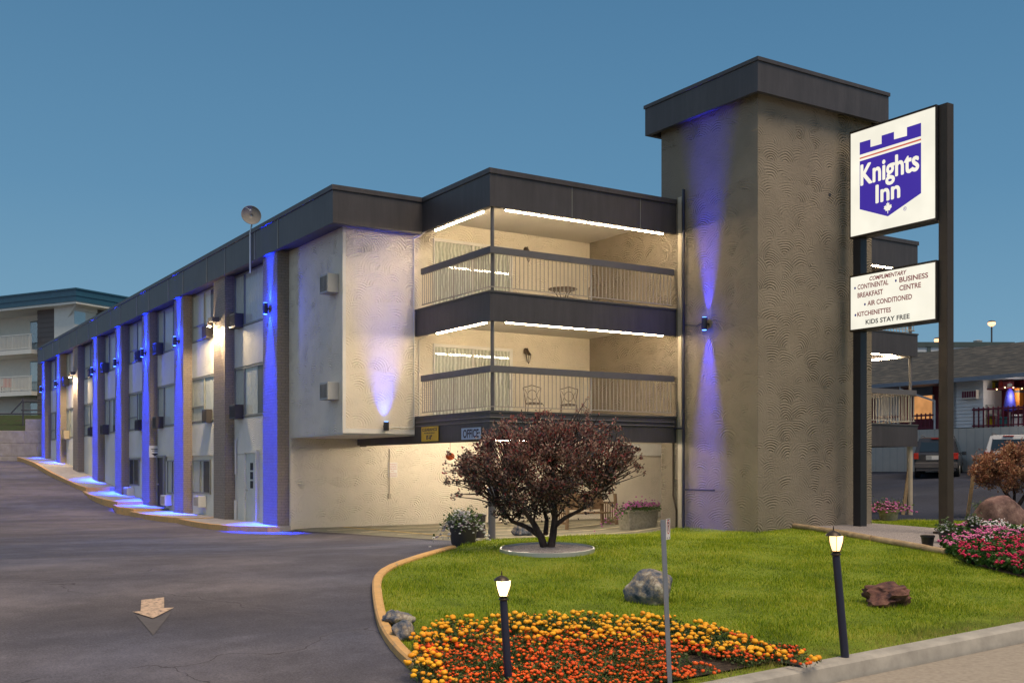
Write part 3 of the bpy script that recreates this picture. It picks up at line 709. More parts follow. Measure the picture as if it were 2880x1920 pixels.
blue_lamp(5.6, -1.19, 3.55, 'blue glowing cylinder lamp halfway up the tan stair tower', None, normal=(-1, 0), en=1000, size=50, tilt=.38, col=(.035, .035, 1), squash=.85, blend=1.0, glow=5)
for i in (1, 6):
    b = PB[i] + PW - .12; z = 4.52
    t = thing('flood_light', f'warm lit floodlight on the {ordn[i]} brick pillar from the building corner', 'floodlight', (-2.34, b, z), group='warm floodlights on the brick pillars')
    m = MB(); m.box(-2.56, -2.34, b - .45, b - .02, z + .08, z + .22); m.build('canopy', 'dgrey', t)
    m = MB(); m.lathe((-2.5, b + .0, z - .02), [(.035, 0), (.07, .05), (.085, .12), (.05, .16)], 12); m.build('lamp_head', 'bronze', t, smooth=True)
    m = MB(); m.lathe((-2.5, b + .0, z - .06), [(.02, 0), (.06, .02), (.06, .035)], 12); m.build('lens', 'flood', t)
    spot('flood_beam', t, (-.20, -.25, -.02), (.10, 0, -1), (1, .72, .42), 420, 110, .7, .04)
    spot('flood_beam', t, (-.22, .12, -.06), (.10, .85, -.75), (1, .74, .42), 700, 75, .5, .04); spot('flood_beam', t, (-.22, -.4, -.06), (.25, -.85, -.75), (1, .74, .42), 400, 70, .5, .04)
    plight('flood_glow', t, (-.28, .1, -.12), (1, .74, .45), 70, .05)

# light strips under the balcony edges
def tube(a0, b0, a1, b1, z, label, group, mat='tube', r=.024):
    t = thing('tube_light', label, 'tube light', ((a0 + a1) / 2, (b0 + b1) / 2, z), group=group)
    m = MB(); m.cyl((a0, b0, z), (a1, b1, z), r, n=8); m.build('glowing_tube', mat, t, smooth=True)
    m = MB(); d = .035
    m.box(min(a0, a1) - (d if a0 == a1 else 0), max(a0, a1) + (d if a0 == a1 else 0), min(b0, b1) - (d if b0 == b1 else 0), max(b0, b1) + (d if b0 == b1 else 0), z + r + .002, z + r + .03); m.build('housing', 'rail', t)
    return t
gt = 'tube lights under the balcony fascias'
tube(.55, .2, 2.86, .2, 6.0, 'warm tube light under the roof fascia, front side next to the corner post', gt)
tube(2.94, .2, 5.3, .2, 6.0, 'warm tube light under the roof fascia, front side next to the stair tower', gt)
tube(.2, .62, .2, 2.98, 6.0, 'warm tube light under the roof fascia on the left side of the top balcony', gt)
tube(.55, .2, 2.86, .2, 3.39, 'warm tube light over the lower balcony, front side next to the corner post', gt)
tube(2.94, .2, 5.3, .2, 3.39, 'warm tube light over the lower balcony, front side next to the stair tower', gt)
tube(.2, .5, .2, 2.9, 3.39, 'warm tube light over the lower balcony on its left side', gt)
tube(10.6, .2, 14.4, .2, 6.0, 'warm tube light under the roof fascia behind the motel sign', gt)
tube(10.6, .2, 14.4, .2, 3.39, 'warm tube light over the right-hand lower balcony, front side', gt)
tube(15.0, .6, 15.0, 3.0, 3.39, 'warm tube light over the right-hand lower balcony, outer side', gt)
gc = 'tube lights on the carport ceiling'
for b_, nm in ((1.0, 'behind the corner column'), (3.2, 'in the middle'), (5.6, 'near the back wall')):
    tube(.8, b_, 4.8, b_, .80, f'bright tube light on the carport ceiling {nm}', gc, 'tube_c')
tube(6.2, 4.0, 10.2, 4.0, .80, 'bright tube light on the carport ceiling behind the tower', gc, 'tube_c')

# wall lanterns
def lantern(a, z, label):
    t = thing('wall_lantern', label, 'wall lantern', (a, BW, z), group='unlit carriage lanterns on the balcony walls')
    m = MB(); m.lathe((a, BW - .03, z + .02), [(.02, 0), (.06, .02), (.07, .1), (.03, .16)], 10); m.tube([(a, BW - .03, z + .12), (a, BW - .12, z + .17), (a, BW - .17, z + .08)], .012, 6); m.build('bracket', 'bronze', t, smooth=True)
    m = MB(); m.lathe((a, BW - .17, z - .02), [(.08, 0), (.075, .02), (.03, .08), (.01, .11)], 8); m.lathe((a, BW - .17, z - .22), [(.003, -.05), (.012, -.02), (.035, 0)], 8)
    for k in range(6):
        c, s_ = cos(k * pi / 3), sin(k * pi / 3); m.tube([(a + .035 * c, BW - .17 + .035 * s_, z - .21), (a + .06 * c, BW - .17 + .06 * s_, z - .1), (a + .07 * c, BW - .17 + .07 * s_, z - .01)], .005, 4)
    m.build('cage', 'bronze', t, smooth=True)
    m = MB(); m.lathe((a, BW - .17, z - .205), [(.03, 0), (.055, .1), (.062, .18)], 10); m.build('lamp_glass', 'glass2', t, smooth=True)
lantern(3.4, 3.10, 'bronze carriage lantern on the wall of the lower balcony')
lantern(3.4, 5.87, 'bronze carriage lantern on the wall of the top balcony')

# air conditioners
def ac_box(a, b0, b1, z0, z1, dep, label, mat, grp, grille='black'):
    t = thing('air_conditioner', label, 'air conditioner', (a, (b0 + b1) / 2, z0), group=grp)
    m = MB(); m.box(a - dep, a - .003, b0, b1, z0, z1); m.build('casing', mat, t, bevel=.008)
    m = MB(); m.box(a - dep - .006, a - dep - .002, b0 + .04, b1 - .04, z0 + .05, z1 - .05); gr = m.build('grille', grille, t)
    m = MB(); n = 6
    for k in range(n):
        y = b0 + .06 + (b1 - b0 - .12) * k / (n - 1); m.box(a - dep - .016, a - dep - .008, y - .008, y + .008, z0 + .05, z1 - .05)
    m.build('louvre', mat, gr)
    return t
ac_box(AW, 3.98, 4.5, 4.37, 4.84, .30, 'pale air conditioner on the grey side wall just below the roof', 'lgrey', 'pale air conditioners on the grey side wall')
ac_box(AW, 3.98, 4.5, 1.70, 2.14, .30, 'pale air conditioner low on the grey side wall near the overhang', 'lgrey', 'pale air conditioners on the grey side wall')
M['ac_dark'] = painted('ac_casing', (0.055, 0.05, 0.055), 0.5)
M['ac_tan'] = painted('ac_tan_casing', (0.40, 0.34, 0.25), 0.5)
for i in range(7):
    b1 = PB[i + 1]; b0_ = PB[i] + PW
    for (z0, fl) in ((4.28, 'third'), (1.50, 'second')):
        if i % 2 == 0: q0, q1 = b1 - .86, b1 - .34
        else: q0, q1 = b0_ + 1.15, b0_ + 1.65
        lab = f'dark air conditioner at the {fl}-floor window between the {ordn[i]} and {ordn[i+1]} pillars'
        if i == 6 and fl == 'second': lab = 'tan air conditioner lit warm at the second-floor window beside the seventh pillar'
        ac_box(AW - .03, q0, q1, z0, z0 + .43, .28 if i % 2 == 0 else .20, lab, 'ac_tan' if (i == 6 and fl == 'second') else 'ac_dark', 'dark air conditioners in the facade windows')
for b, z, nm in ((14.9, -1.32, 'between the second and third pillars'), (19.1, -1.38, 'beside the dark door'), (24.9, -1.18, 'between the fourth and fifth pillars')):
    ac_box(AW - .034, b, b + .6, z, z + .38, .28, f'small white ground-floor air conditioner {nm}', 'white', 'white ground-floor air conditioners', 'dgrey')

# dish
M['dish_grey'] = painted('dish_grey', (0.20, 0.19, 0.18), 0.8)
t = thing('satellite_dish', 'grey satellite dish on a mast above the roof edge', 'satellite dish', (-2.38, 9.2, 6.2))
m = MB(); m.tube([(-2.49, 9.2, 5.6), (-2.49, 9.2, 6.75), (-2.42, 9.2, 7.12)], .025, 8); m.build('mast', 'alu', t, smooth=True)
m = MB(); c = Vector((-2.50, 9.08, 7.25)); nrm = Vector((-.34, -.90, .14)).normalized(); u_ = nrm.orthogonal().normalized(); w_ = nrm.cross(u_)
R_ = .265; vs = []; nn = 24
prof = [(R_, .0), (R_ * .98, -.012), (R_ * .7, -.055), (R_ * .35, -.08), (0.01, -.088)]
for r, d in prof:
    for k in range(nn): vs.append(c + u_ * (r * cos(2 * pi * k / nn)) + w_ * (r * 1.08 * sin(2 * pi * k / nn)) + nrm * d)
fs = [(i * nn + k, i * nn + (k + 1) % nn, (i + 1) * nn + (k + 1) % nn, (i + 1) * nn + k) for i in range(len(prof) - 1) for k in range(nn)]
m.add(vs, fs); ob = m.build('reflector', 'dish_grey', t, smooth=True); sm = ob.modifiers.new('s', 'SOLIDIFY'); sm.thickness = .008
m = MB(); m.tube([c - w_ * .24, c - w_ * .2 + nrm * .2, c + nrm * .3 - w_ * .02], .009, 6); m.cyl(c + nrm * .27 - w_ * .02, c + nrm * .34 - w_ * .02, .025); m.build('feed_arm', 'alu', t)

# ------------------------------------------------------------ signs
def emis_face(name, c, s, var=.12):
    t = NT(name); co = t.coord(); n = t.noise(co, 1.3, 2)
    t.base(sc(c, .12), .35, 0, .2); t.link(t.ramp(n, [(0.3, sc(c, 1 - var)), (0.7, c)]), t.bsdf.inputs['Emission Color']); t.bsdf.inputs['Emission Strength'].default_value = s; return t.m
M['sign_face'] = emis_face('lit_sign_face', (1.0, 0.95, 0.80), 1.0)
M['sign_blue'] = emis_face('lit_sign_purple', (0.055, 0.030, 0.34), 1.0, .05)
M['sign_red'] = emis_face('lit_sign_red', (0.62, 0.13, 0.09), 1.0, .05)
M['ink_red'] = emis_face('sign_ink_red', (0.20, 0.05, 0.05), 1.0, .05)
M['ink_blue'] = emis_face('sign_ink_blue', (0.03, 0.03, 0.16), 1.0, .05)
M['ink_black'] = emis_face('sign_ink_black', (0.05, 0.05, 0.05), 1.0, .05)
sg = thing('motel_sign', 'lit motel sign on two dark posts, purple castle shield above a white notice panel', 'sign', (8.6, -4.35, -1.45))
SA, SB0, SB1 = 8.42, -3.20, -5.60      # face plane, left (far) and right (near) edges
def cabinet(z0, z1, nm):
    m = MB(); m.box(SA + .004, SA + .34, SB1 - .03, SB0 + .03, z0 - .05, z1 + .05); cb_ = m.build(nm, 'black', sg, bevel=.01)
    m = MB(); e_ = .035
    m.box(SA - .012, SA + .002, SB1 - .03, SB0 + .03, z1, z1 + .05); m.box(SA - .012, SA + .002, SB1 - .03, SB0 + .03, z0 - .05, z0); m.box(SA - .012, SA + .002, SB0, SB0 + .03, z0, z1); m.box(SA - .012, SA + .002, SB1 - .03, SB1, z0, z1)
    m.build('cabinet_frame', 'bronze', cb_)
    m = MB(); m.box(SA - .004, SA + .002, SB1, SB0, z0, z1); f_ = m.build('sign_face', 'sign_face', cb_); return cb_
for nm, b_ in (('post', -3.33), ('post', -5.75)):
    m = MB(); m.box(8.48, 8.71, b_ - .115, b_ + .115, -1.6, 8.22 if b_ < -5 else 7.9); m.box(8.42, 8.88, b_ - .22, b_ + .22, -1.5, -1.44); m.build(nm, 'black' if b_ > -5 else 'sign_post', sg, bevel=.006) if False else m.build(nm, 'bronze' if b_ < -5 else 'black', sg, bevel=.006)
c1 = cabinet(5.66, 8.18, 'upper_cabinet'); c2 = cabinet(3.38, 4.66, 'lower_cabinet')
Wd = SB0 - SB1
def smap(z0, z1, lift):
    """sign coordinates 0..1 across and up"""
    return lambda x, y, d=0: (SA - lift - d, SB0 - x * Wd, z0 + y * (z1 - z0))
# pixel grid of the photo (zoomed) to sign coordinates, upper panel corners
def uv_up(x, y):
    xl, xr = 150.0, 703.0; fx = (x - xl) / (xr - xl); # perspective-correct across
    yt = 275 + (112 - 275) * fx; yb = 922 + (812 - 922) * fx; fy = (yb - y) / (yb - yt)
    k = (812 - 112) / (922 - 275.0); fxc = fx / (fx + (1 - fx) * k); return fxc, fy
def panel(poly, mat, lift, z0=5.66, z1=8.18, uv=uv_up, nm='shield', par=c1):
    mp = smap(z0, z1, lift); pts = [uv(*p) for p in poly]; m = MB(); m.add([mp(x, y) for x, y in pts], [tuple(range(len(pts)))]); return m.build(nm, mat, par)
shield_top = [(218, 405), (218, 327), (296, 306), (296, 354), (373, 334), (373, 282), (455, 259), (455, 307), (537, 287), (537, 233), (622, 208), (622, 292)]
panel(shield_top, 'sign_blue', .008, nm='shield')
panel([(218, 432), (218, 423), (622, 307), (622, 318)], 'sign_red', .008, nm='stripe')
panel([(218, 445), (622, 332), (622, 652), (415, 792), (218, 747)], 'sign_blue', .008, nm='shield')
mp = smap(5.66, 8.18, .012)
def tmap(cx, cy, z0, z1, lift):
    def f(x, y, d=0): return (SA - lift, SB0 - cx * Wd - x, z0 + cy * (z1 - z0) + y)
    return f
def fittext(s, p_left, p_right, hgt, uv, z0, z1, mat, par, bold=0.0, lift=.012, shear=0.0, nm='lettering', fat=0.0):
    """text fitted between two points given on the photo's sign"""
    (x0, y0_), (x1, y1_) = uv(*p_left), uv(*p_right); wd = (x1 - x0) * Wd
    m = MB(); textmesh(m, s, hgt, lambda x, y, d: (x, y, 0), bold=bold, shear=shear)
    xs_ = [v[0] for v in m.v]; w0 = max(xs_) - min(xs_); mid = (max(xs_) + min(xs_)) / 2; k = wd / w0
    cx_, cy_ = (x0 + x1) / 2, (y0_ + y1_) / 2
    ys_ = [v[1] for v in m.v]; my = (max(ys_) + min(ys_)) / 2
    m.v = [(SA - lift, SB0 - cx_ * Wd - (v[0] - mid) * k, z0 + cy_ * (z1 - z0) + v[1] - my) for v in m.v]
    if fat:
        v0, f0 = list(m.v), list(m.f)
        for q, (dx, dy) in enumerate(((-1, 0), (1, 0), (0, 1), (0, -1), (-.7, .7), (.7, .7), (-.7, -.7), (.7, -.7))): m.add([(v[0] - .0006 * (q + 1), v[1] + dx * fat, v[2] + dy * fat) for v in v0], f0)
    return m.build(nm, mat, par)
fittext('Knights', (228, 541), (608, 474), .70, uv_up, 5.66, 8.18, 'sign_face', c1, fat=.017)
fittext('Inn', (336, 650), (492, 618), .60, uv_up, 5.66, 8.18, 'sign_face', c1, fat=.017)
leaf = [(0, 1), (.12, .72), (.3, .82), (.24, .38), (.45, .58), (.5, .42), (.75, .45), (.66, .2), (.78, .1), (.4, -.2), (.44, -.36), (.08, -.3), (.05, -.75), (-.05, -.75), (-.08, -.3), (-.44, -.36), (-.4, -.2), (-.78, .1), (-.66, .2), (-.75, .45), (-.5, .42), (-.45, .58), (-.24, .38), (-.3, .82), (-.12, .72)]
lx, ly = uv_up(415, 742); m = MB(); m.add([(SA - .012, SB0 - lx * Wd - x * .15, 5.66 + ly * 2.52 + y * .16) for x, y in leaf], [tuple(range(len(leaf)))]); m.build('maple_leaf', 'sign_face', c1)
rx_, ry_ = uv_up(525, 748); m = MB(); textmesh(m, '\u00ae', .13, lambda x, y, d: (SA - .012, SB0 - rx_ * Wd - x, 5.66 + ry_ * 2.52 + y)); m.build('lettering', 'sign_blue', c1)
def uv_lo(x, y):
    xl, xr = 165.0, 715.0; fx = (x - xl) / (xr - xl); yt = 1187 + (1091 - 1187) * fx; yb = 1514 + (1448 - 1514) * fx
    fy = (yb - y) / (yb - yt); k = (1448 - 1091) / (1514 - 1187.0); return fx / (fx + (1 - fx) * k), fy
for s_, p0, p1, h_, mt, sh in (('COMPLIMENTARY', (304, 1188), (550, 1152), .135, 'ink_red', .25), ('CONTINENTAL', (218, 1245), (434, 1213), .165, 'ink_red', 0), ('BREAKFAST', (218, 1297), (398, 1272), .165, 'ink_red', 0),
                               ('BUSINESS', (504, 1198), (676, 1172), .165, 'ink_red', 0), ('CENTRE', (504, 1250), (635, 1232), .165, 'ink_red', 0), ('AIR CONDITIONED', (290, 1345), (582, 1305), .165, 'ink_red', 0),
                               ('KITCHENETTES', (216, 1415), (450, 1387), .155, 'ink_red', 0), ('KIDS STAY FREE', (277, 1462), (568, 1430), .155, 'ink_black', 0)):
    fittext(s_, p0, p1, h_, uv_lo, 3.38, 4.66, mt, c2, bold=.004, shear=sh)
for p in ((199, 1252), (482, 1203), (272, 1352), (202, 1421)):
    x, y = uv_lo(*p); m = MB(); m.add([(SA - .012, SB0 - x * Wd - .026 * cos(k * pi / 6), 3.38 + y * 1.28 + .032 * sin(k * pi / 6)) for k in range(12)], [tuple(range(12))]); m.build('bullet', 'ink_blue', c2)

# small wall signs
M['sign_yellow'] = painted('yellow_sign', (0.75, 0.47, 0.04), 0.5, 0, .1, 6)
M['sign_lblue'] = painted('pale_blue_sign', (0.42, 0.52, 0.68), 0.5, 0, .06, 6)
M['paper'] = painted('paper_white', (0.75, 0.74, 0.72), 0.5, 0, .05, 8)
M['ink_dk'] = painted('dark_ink', (0.03, 0.02, 0.05), 0.6); M['ink_r'] = painted('red_ink', (0.45, 0.05, 0.05), 0.6)
def board_a(name, label, cat, a, b0, b1, z0, z1, mat, texts, grp=None):
    """sign on a plane facing -a; texts (string, x0, x1, y, size, ink) in 0..1"""
    t = thing(name, label, cat, (a, (b0 + b1) / 2, z0), group=grp)
    m = MB(); m.box(a - .02, a - .003, b0, b1, z0, z1); m.build('board', mat, t)
    bl, br = max(b0, b1), min(b0, b1)
    for s_, x0, x1, y, h, ink in texts:
        m = MB(); textmesh(m, s_, h, lambda x, y_, d: (x, y_, 0), bold=h * .03); xs_ = [v[0] for v in m.v]; k = (x1 - x0) * (bl - br) / (max(xs_) - min(xs_)); mid = (max(xs_) + min(xs_)) / 2; ym = sum((max(v[1] for v in m.v), min(v[1] for v in m.v))) / 2
        m.v = [(a - .0215, bl - (x0 + x1) / 2 * (bl - br) - (v[0] - mid) * k, z0 + y * (z1 - z0) + v[1] - ym) for v in m.v]; m.build('lettering', ink, t)
    return t
# OFFICE box sign and clearance sign on the left fascia of the lowest slab
b_, z_ = ona(1300, 1208, -.02); b2_, z2_ = ona(1352, 1236, -.02)
bo0, zt_ = ona(1299.5, 1207.5, -.02); bo1, zb_ = ona(1353.5, 1230, -.02)
board_a('office_sign', 'pale blue OFFICE sign on the dark balcony edge near the corner', 'sign', -.02, bo1, bo0, zb_ - .03, zt_ + .03, 'sign_lblue', [('OFFICE', .09, .91, .5, .27, 'ink_dk')])
bc0, zc1 = ona(1187, 1203, -.02); bc1, zc0 = ona(1233.5, 1237, -.02)
board_a('clearance_sign', 'yellow CLEARANCE height sign at the left end of the dark balcony edge', 'sign', -.02, bc1, bc0, zc0 - .02, zc1 + .02, 'sign_yellow', [('CLEARANCE', .05, .95, .80, .10, 'ink_dk'), ('MAXIMUM HEIGHT', .18, .82, .56, .04, 'ink_dk'), ("8'-8\"", .30, .66, .27, .15, 'ink_dk')])
t = thing('notice_sign', 'white paper notice on the cream carport wall', 'sign', (0, BG, 0)); 
an0, zn1 = onb(1090.5, 1299.5, BG); an1, zn0 = onb(1117, 1341, BG)
m = MB(); m.box(an0, an1, BG - .015, BG - .003, zn0, zn1); m.build('board', 'paper', t)
for k, s_ in enumerate(('SMOKING IS', 'PROHIBITED', 'WITHIN 3 METRES', 'OF ALL', 'BUILDING', 'ENTRANCES')):
    m = MB(); wd = (an1 - an0) * (.84 if k != 3 else .3); textmesh(m, s_, .05, lambda x, y, d: (x, y, 0)); xs_ = [v[0] for v in m.v]; kk = wd / (max(xs_) - min(xs_))
    m.v = [((an0 + an1) / 2 + v[0] * kk, BG - .017, zn1 - .06 - k * (zn1 - zn0) * .155 + v[1]) for v in m.v]; m.build('lettering', 'ink_r', t)
# sign on the fourth pillar
t = thing('entry_sign', 'small white sign with a dark arrow on the side of the fourth brick pillar', 'sign', (-2.2, PB[3], .7))
m = MB(); m.box(-2.36, -1.92, PB[3] - .02, PB[3] - .003, .40, .85); m.build('board', 'paper', t)
m = MB(); m.add([(-2.28, PB[3] - .023, .55), (-2.14, PB[3] - .023, .45), (-2.0, PB[3] - .023, .55)], [(0, 1, 2)]); m.box(-2.28, -2.0, PB[3] - .024, PB[3] - .021, .70, .73); m.box(-2.25, -2.03, PB[3] - .024, PB[3] - .021, .64, .665); m.build('lettering', 'ink_dk', t)
# pumpkin lantern under the balcony edge
hp = ona(1266, 1283, .2); zc = hp[1]
M['orange'] = painted('orange_plastic', (0.80, 0.13, 0.02), 0.4)
t = thing('hanging_pumpkin', 'small orange pumpkin decoration hanging under the balcony edge', 'decoration', (.2, hp[0], zc))
m = MB(); vs = []
for i in range(9):
    ph = pi * i / 8
    for k in range(24):
        th = 2 * pi * k / 24; r = .105 * sin(ph) * (1 + .07 * cos(th * 8)) + .002; vs.append((.2 + r * cos(th), hp[0] + r * sin(th), zc + .095 * cos(ph)))
m.add(vs, [(i * 24 + k, i * 24 + (k + 1) % 24, (i + 1) * 24 + (k + 1) % 24, (i + 1) * 24 + k) for i in range(8) for k in range(24)]); m.build('shell', 'orange', t, smooth=True)
m = MB(); m.cyl((.2, hp[0], zc + .09), (.2, hp[0], .64), .005, n=5); m.build('cord', 'bronze', t)

# ------------------------------------------------------------ balcony furniture
M['iron'] = painted('wrought_iron', (0.16, 0.12, 0.09), 0.45, .3)
M['cushion'] = painted('cushion', (0.55, 0.47, 0.33), 0.8)
def chair(a, b, z, rot, label):
    t = thing('bistro_chair', label, 'chair', (a, b, z), group='bistro chairs on the balconies')
    c, s_ = cos(rot), sin(rot)
    L = lambda x, y, h: (a + x * c - y * s_, b + x * s_ + y * c, z + h)     # x sideways, +y to the back
    def leg(pts, nm): m = MB(); m.tube([L(*p) for p in pts], .011, 6); m.build(nm, 'iron', t, smooth=True)
    for sx in (-1, 1):
        leg([(sx * .26, -.26, 0), (sx * .24, -.24, .2), (sx * .20, -.18, .42)], 'leg')
        leg([(sx * .22, .26, 0), (sx * .20, .21, .2), (sx * .19, .19, .43), (sx * .20, .22, .62), (sx * .24, .27, .88)], 'leg')
    m = MB(); m.lathe(L(0, 0, .425), [(.21, 0), (.225, .01), (.22, .03), (.19, .045)], 18); m.build('seat', 'iron', t, smooth=True)
    m = MB(); m.tube([L(-.24, .27, .88), L(-.12, .28, .91), L(0, .285, .95), L(.12, .28, .91), L(.24, .27, .88)], .011, 6)
    m.tube([L(-.19, .2, .47), L(0, .21, .50), L(.19, .2, .47)], .009, 6)
    m.tube([L(.12 * cos(q), .24 + .02 * sin(q), .69 + .13 * sin(q)) for q in np.linspace(0, 2 * pi, 17)], .009, 6)
    m.tube([L(0, .2, .5), L(0, .285, .95)], .007, 5); m.tube([L(-.20, .25, .84), L(-.12, .24, .69), L(-.19, .2, .48)], .007, 5); m.tube([L(.20, .25, .84), L(.12, .24, .69), L(.19, .2, .48)], .007, 5)
    m.build('backrest', 'iron', t, smooth=True)
    return t
chair(2.75, 2.3, 1.22, radians(-20), 'wrought iron chair nearer the sliding door on the lower balcony')
c2_ = chair(3.85, 2.3, 1.22, radians(-35), 'wrought iron chair with a pale medallion, next to the tower on the lower balcony')
chair(4.35, 2.1, 3.97, radians(-80), 'wrought iron chair to the right of the round table on the top balcony')
t = thing('bistro_table', 'round wrought iron table on the top balcony', 'table', (3.58, 2.2, 3.97))
m = MB(); m.lathe((3.58, 2.2, 4.68), [(.36, 0), (.385, .012), (.385, .028), (.36, .04)], 28); m.build('table_top', 'iron', t, smooth=True)
for k in range(4):
    q = k * pi / 2 + .5; m = MB(); m.tube([(3.58 + r * cos(q), 2.2 + r * sin(q), 3.97 + h) for r, h in ((.30, 0), (.20, .12), (.10, .35), (.16, .58), (.28, .71))], .012, 6); m.build('leg', 'iron', t, smooth=True)

# ============================================================ GARDEN
def lawn_h(x, y): return zg(x, y) + 0.05
# --- garden lamps
M['lamp_glass'] = emit('lit_lantern_glass', (1.0, 0.60, 0.24), 2.6)
M['lamp_glass_hot'] = emit('bright_lantern_glass', (1.0, 0.70, 0.30), 7.0)
def garden_lamp(top_px, dist, lean, label, bright, gm='lamp_glass'):
    x, y, zt = at(top_px[0], top_px[1], dist); x2 = x + lean[0] * dist / 10.9; zb = lawn_h(x2, y) - .02; k_ = dist / 10.9
    t = thing('garden_lamp', label, 'lamp post', (x2, y, zb), 'W', group='small lantern posts on the lawn')
    H = zt - zb; P = lambda k: (x2 + (x - x2) * k / H, y, zb + k)
    m = MB(); m.tube([P(0), P(H - .30 * k_)], [.042 * k_, .038 * k_], 14); m.build('post', 'navy', t, smooth=True)
    c = P(H - .30 * k_); m = MB(); m.lathe(c, [(r * k_, h * k_) for r, h in ((.030, 0), (.05, .01), (.05, .02), (.035, .035), (.06, .05))], 14); m.lathe((P(H)[0], y, zt), [(r * k_, h * k_) for r, h in ((.080, -.10), (.074, -.085), (.048, -.062), (.016, -.048), (.005, -.043), (.008, -.03), (.003, .0))], 12)
    for k in range(6):
        q = k * pi / 3 + .3; m.tube([(c[0] + r * k_ * cos(q), y + r * k_ * sin(q), c[2] + h * k_) for r, h in ((.045, .045), (.062, .09), (.078, .15), (.080, .20))], .004, 4)
    m.build('lantern_cage', 'bronze', t, smooth=True)
    m = MB(); m.lathe(c, [(r * k_, h * k_) for r, h in ((.036, .05), (.050, .09), (.066, .15), (.070, .20))], 12); m.build('lamp_glass', gm, t, smooth=True)
    l = plight('lantern_light', t, (c[0] - x2, 0, c[2] - zb + .14), (1, .60, .26), bright, .09)
    return t
LY = G(2377, 1851, .05)[1] + .08
garden_lamp((2344, 1478), LY, (.118, 0), 'dark blue lantern post standing on the lawn near the street kerb', 14)
garden_lamp((1411, 1604), 11.4, (.075, 0), 'dark blue lantern post with a bright lantern, standing in front of the marigold bed', 60, 'lamp_glass_hot')
# --- no parking sign
M['post_grey'] = painted('galvanised_post', (0.25, 0.27, 0.31), 0.45, .3)
x, y, zt = at(1864, 1461, 11.7); x2 = at(1886, 1900, 11.7)[0]; zb = lawn_h(x2, y) - .2
t = thing('no_parking_sign', 'small white no parking sign on a leaning grey post in the marigold bed', 'sign', (x2, y, zb), 'W')
m = MB(); w = .024
m.add([(x + sx * w, y + sy * w, zt) for sx, sy in ((-1, -1), (1, -1), (1, 1), (-1, 1))] + [(x2 + sx * w, y + sy * w, zb) for sx, sy in ((-1, -1), (1, -1), (1, 1), (-1, 1))], [(0, 1, 2, 3), (7, 6, 5, 4), (0, 4, 5, 1), (1, 5, 6, 2), (2, 6, 7, 3), (3, 7, 4, 0)])
m.build('post', 'post_grey', t)
# sign plate seen very obliquely: runs mostly away from the viewer
sx_, sz1 = x + .052, zt + .012; W_, H_ = .17, .226; ang = radians(67); ca, sa = cos(ang), sin(ang)
def pm(u, v, d=0): return (sx_ - .022 + u * W_ * ca + d * sa * 1.0, y - .028 + u * W_ * sa - d * ca, sz1 - H_ * (1 - v) + u * .0 )
m = MB(); m.prism([(0, 0), (1, 0), (1, 1), (0, 1)], pm, 0, .003); m.build('plate', 'paper', t)
m = MB()
for r0, r1 in ((.40, .335),):
    K = 28; k0 = len(m.v)
    for k in range(K):
        q = 2 * pi * k / K
        for r in (r0, r1): m.v.append(pm(.5 + r * cos(q), .60 + r * sin(q) * W_ / H_ * 1.15, .0045))
    for k in range(K): m.f.append((k0 + 2 * k, k0 + 2 * k + 1, k0 + (2 * k + 3) % (2 * K), k0 + (2 * k + 2) % (2 * K)))
m.prism([(.24, .84), (.30, .87), (.76, .36), (.70, .33)], pm, .004, .005); m.build('prohibition_ring', 'ink_r', t)
m = MB(); textmesh(m, 'P', .13, lambda x_, y_, d: pm(.5 + x_ * 6.2, .60 + y_ * 4.6, .0038), bold=.003); m.prism([(.1, .93), (.9, .93), (.9, .97), (.1, .97)], pm, .0035, .004)
m.prism([(.12, .06), (.3, .14), (.3, 0.02)], pm, .0035, .004); m.prism([(.88, .06), (.7, .14), (.7, 0.02)], pm, .0035, .004); m.build('lettering', 'ink_dk', t)

